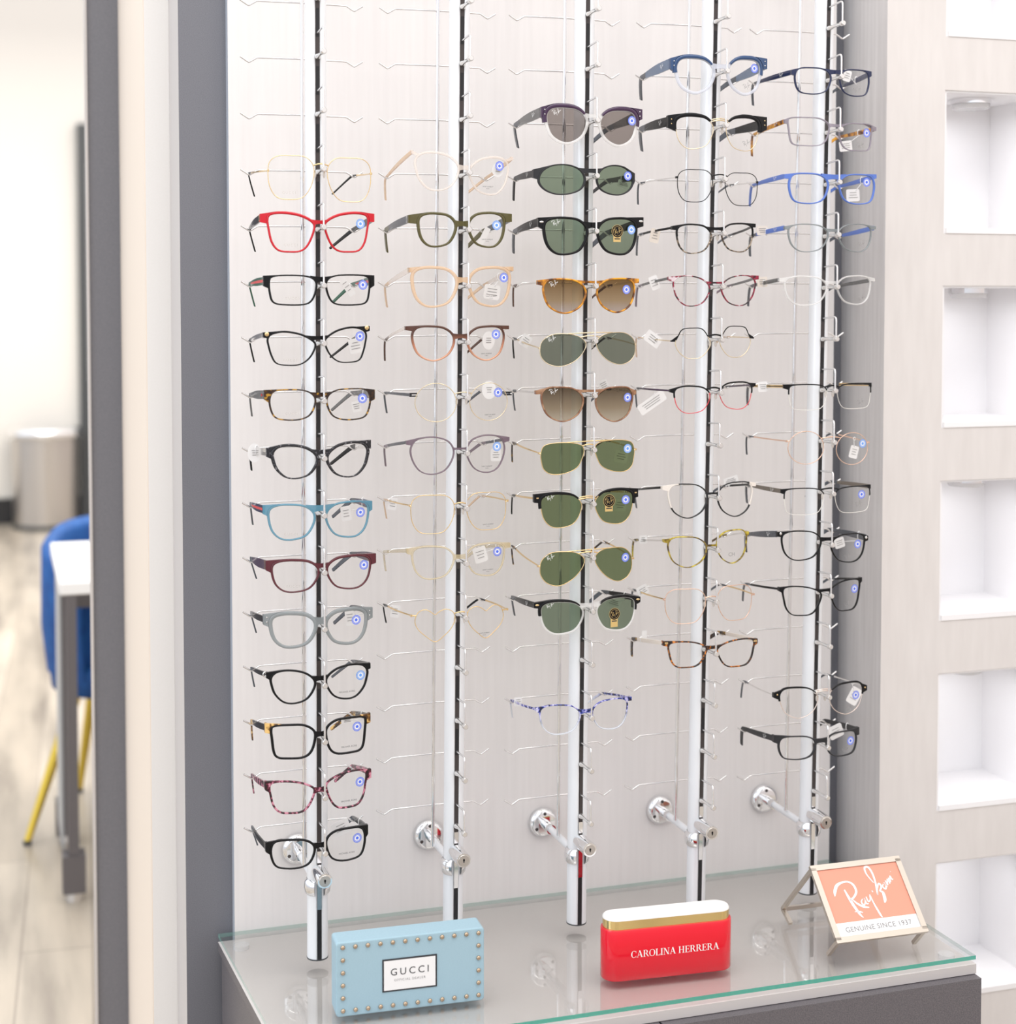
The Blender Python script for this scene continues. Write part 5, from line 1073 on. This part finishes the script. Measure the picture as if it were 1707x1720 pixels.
  {'col': 5, 'j': 5, 'shape': 'wayf', 'kind': 'ac', 't': (2.2, 2.4, 2), 'eh': 6, 'hb': 6, 'f': 'clear', 'temple': (5.5, 4, 'smoke', 'slate'), 'label': 'clear colourless eyeglasses with smoke temples, below the grey transparent pair', 'tags': [(-78.6, 7.7, 16.0, 14.3, 3, 50, 'beige')], 'txt': [('D', 47.2, -15.8)], 'l': [-39.9, -5.3, 57.6, 38.6], 'r': [35.7, -4.2, 55.5, 38.3], 'c': 2.2, 'le': [-77.9, 9.9], 're': [72.7, 10.5]},
  {'col': 5, 'j': 7, 'shape': 'rect', 'kind': 'tt', 't': (0.8, 0.8, 0.8), 'eh': 8, 'hb': 1.2, 'f': 'nylon', 'temple': (4, 4, 'blackgold', 'slate'), 'label': 'black half-rim eyeglasses with black and gold temples', 'brow': 'black', 'bt': 1.6, 'tags': [(-79.9, 3.8, 15.0, 14.6, 3, 45, '')], 'txt': [('D', 49.0, -17.0)], 'l': [-35.5, -9.2, 56.1, 35.1], 'r': [37.9, -8.9, 56.1, 34.9], 'c': 1.46, 'le': [-71.1, 6.5], 're': [68.2, 6.8]},
  {'col': 5, 'j': 8, 'shape': 'round', 'kind': 'mt', 't': (1, 1, 1), 'eh': 0, 'hb': 0, 'f': 'rosegold', 'temple': (1.6, 2, 'rosegold', 'slate'), 'label': 'thin rose gold round wire eyeglasses on the rightmost pole', 'st': [53.2, -4.0], 'tags': [(64.2, -20.5, 13.7, 18.3, -15, 40, '')], 'l': [-37.1, -7.4, 52.6, 45.5], 'r': [36.4, -10.8, 52.6, 44.7], 'c': 1.35, 'le': [-64.8, 2.1], 're': [65.4, -2.9]},
  {'col': 5, 'j': 9, 'shape': 'rect', 'kind': 'tt', 't': (0.8, 0.8, 0.8), 'eh': 8, 'hb': 1.2, 'f': 'nylon', 'temple': (6, 4, 'taupe', 'slate'), 'label': 'black half-rim eyeglasses with taupe grey temples', 'brow': 'black', 'bt': 1.5, 'st': [53.2, -4.1], 'txt': [('D', 48.6, -18.1)], 'l': [-38.4, -11.0, 58.4, 36.7], 'r': [38.8, -11.1, 58.4, 36.4], 'c': 1.33, 'le': [-72.6, 4.4], 're': [70.2, 6.1]},
  {'col': 5, 'j': 10, 'shape': 'wayf', 'kind': 'ac', 't': (1.8, 2.2, 1.6), 'eh': 9, 'hb': 7, 'f': 'black', 'temple': (9, 5, 'slate', 'slate'), 'label': 'black rounded eyeglasses with silver studs and broad dark grey temples', 'st': [48.9, -2.8], 'tags': [(36.3, -4.9, 16.0, 15.0, 15, 30, '')], 'txt': [('D', 32.3, -19.8)], 'studs': ('silver', 'disc', 2), 'l': [-40.0, -1.1, 55.6, 40.0], 'r': [34.0, -8.0, 55.5, 39.0], 'c': 1.78, 'le': [-75.3, 15.7], 're': [69.0, 4.3]},
  {'col': 5, 'j': 11, 'shape': 'butter', 'kind': 'ac', 't': (1.9, 2.2, 1.4), 'eh': 8, 'hb': 6, 'f': 'black', 'temple': (3, 3, 'black', 'slate'), 'label': 'slim black cat-eye eyeglasses with thin metal-look temples on the rightmost pole', 'st': [45.5, 5.6], 'txt': [('D', 33.6, -16.4)], 'l': [-37.0, -7.5, 54.4, 40.2], 'r': [31.0, -3.2, 49.3, 42.7], 'c': 2.2, 'le': [-70.3, 9.7], 're': [60.3, 17.5]},
  {'col': 5, 'j': 13, 'shape': 'pantosq', 'kind': 'br', 't': (1, 1, 1), 'eh': 10, 'hb': 0, 'f': 'silverpink', 'temple': (1.4, 2, 'silver', 'slate'), 'label': 'round black browline eyeglasses with thin silver lower rims', 'brow': 'black', 'bt': 2.4, 'st': [50.8, -3.7], 'tags': [(71.9, -16.5, 18.7, 25.3, -32, 35, '')], 'txt': [('D', 39.9, -21.0)], 'studs': ('gold', 'disc', 1.2), 'l': [-40.2, -8.2, 56.2, 42.9], 'r': [35.2, -7.5, 56.2, 44.1], 'c': 1.54, 'le': [-77.0, 3.9], 're': [71.9, 4.2]},
  {'col': 5, 'j': 14, 'shape': 'rectr', 'kind': 'ac', 't': (1.8, 2.8, 1.6), 'eh': 11, 'hb': 8, 'f': 'black_matte', 'temple': (8, 6, 'black_matte', 'black_matte'), 'label': 'matte black rectangular eyeglasses, lowest pair on the rightmost pole', 'st': [44.1, 2.6], 'tags': [(43.7, 5.2, 23.1, 19.7, 20, 40, '')], 'txt': [('D', 35.7, -10.0)], 'l': [-40.2, -1.2, 51.1, 31.7], 'r': [30.1, -0.8, 49.7, 33.6], 'c': 2.2, 'le': [-74.4, 13.0], 're': [61.3, 14.3]},
]
for d in GLASSES:
    make_glasses(d, XO[d["col"]-1])
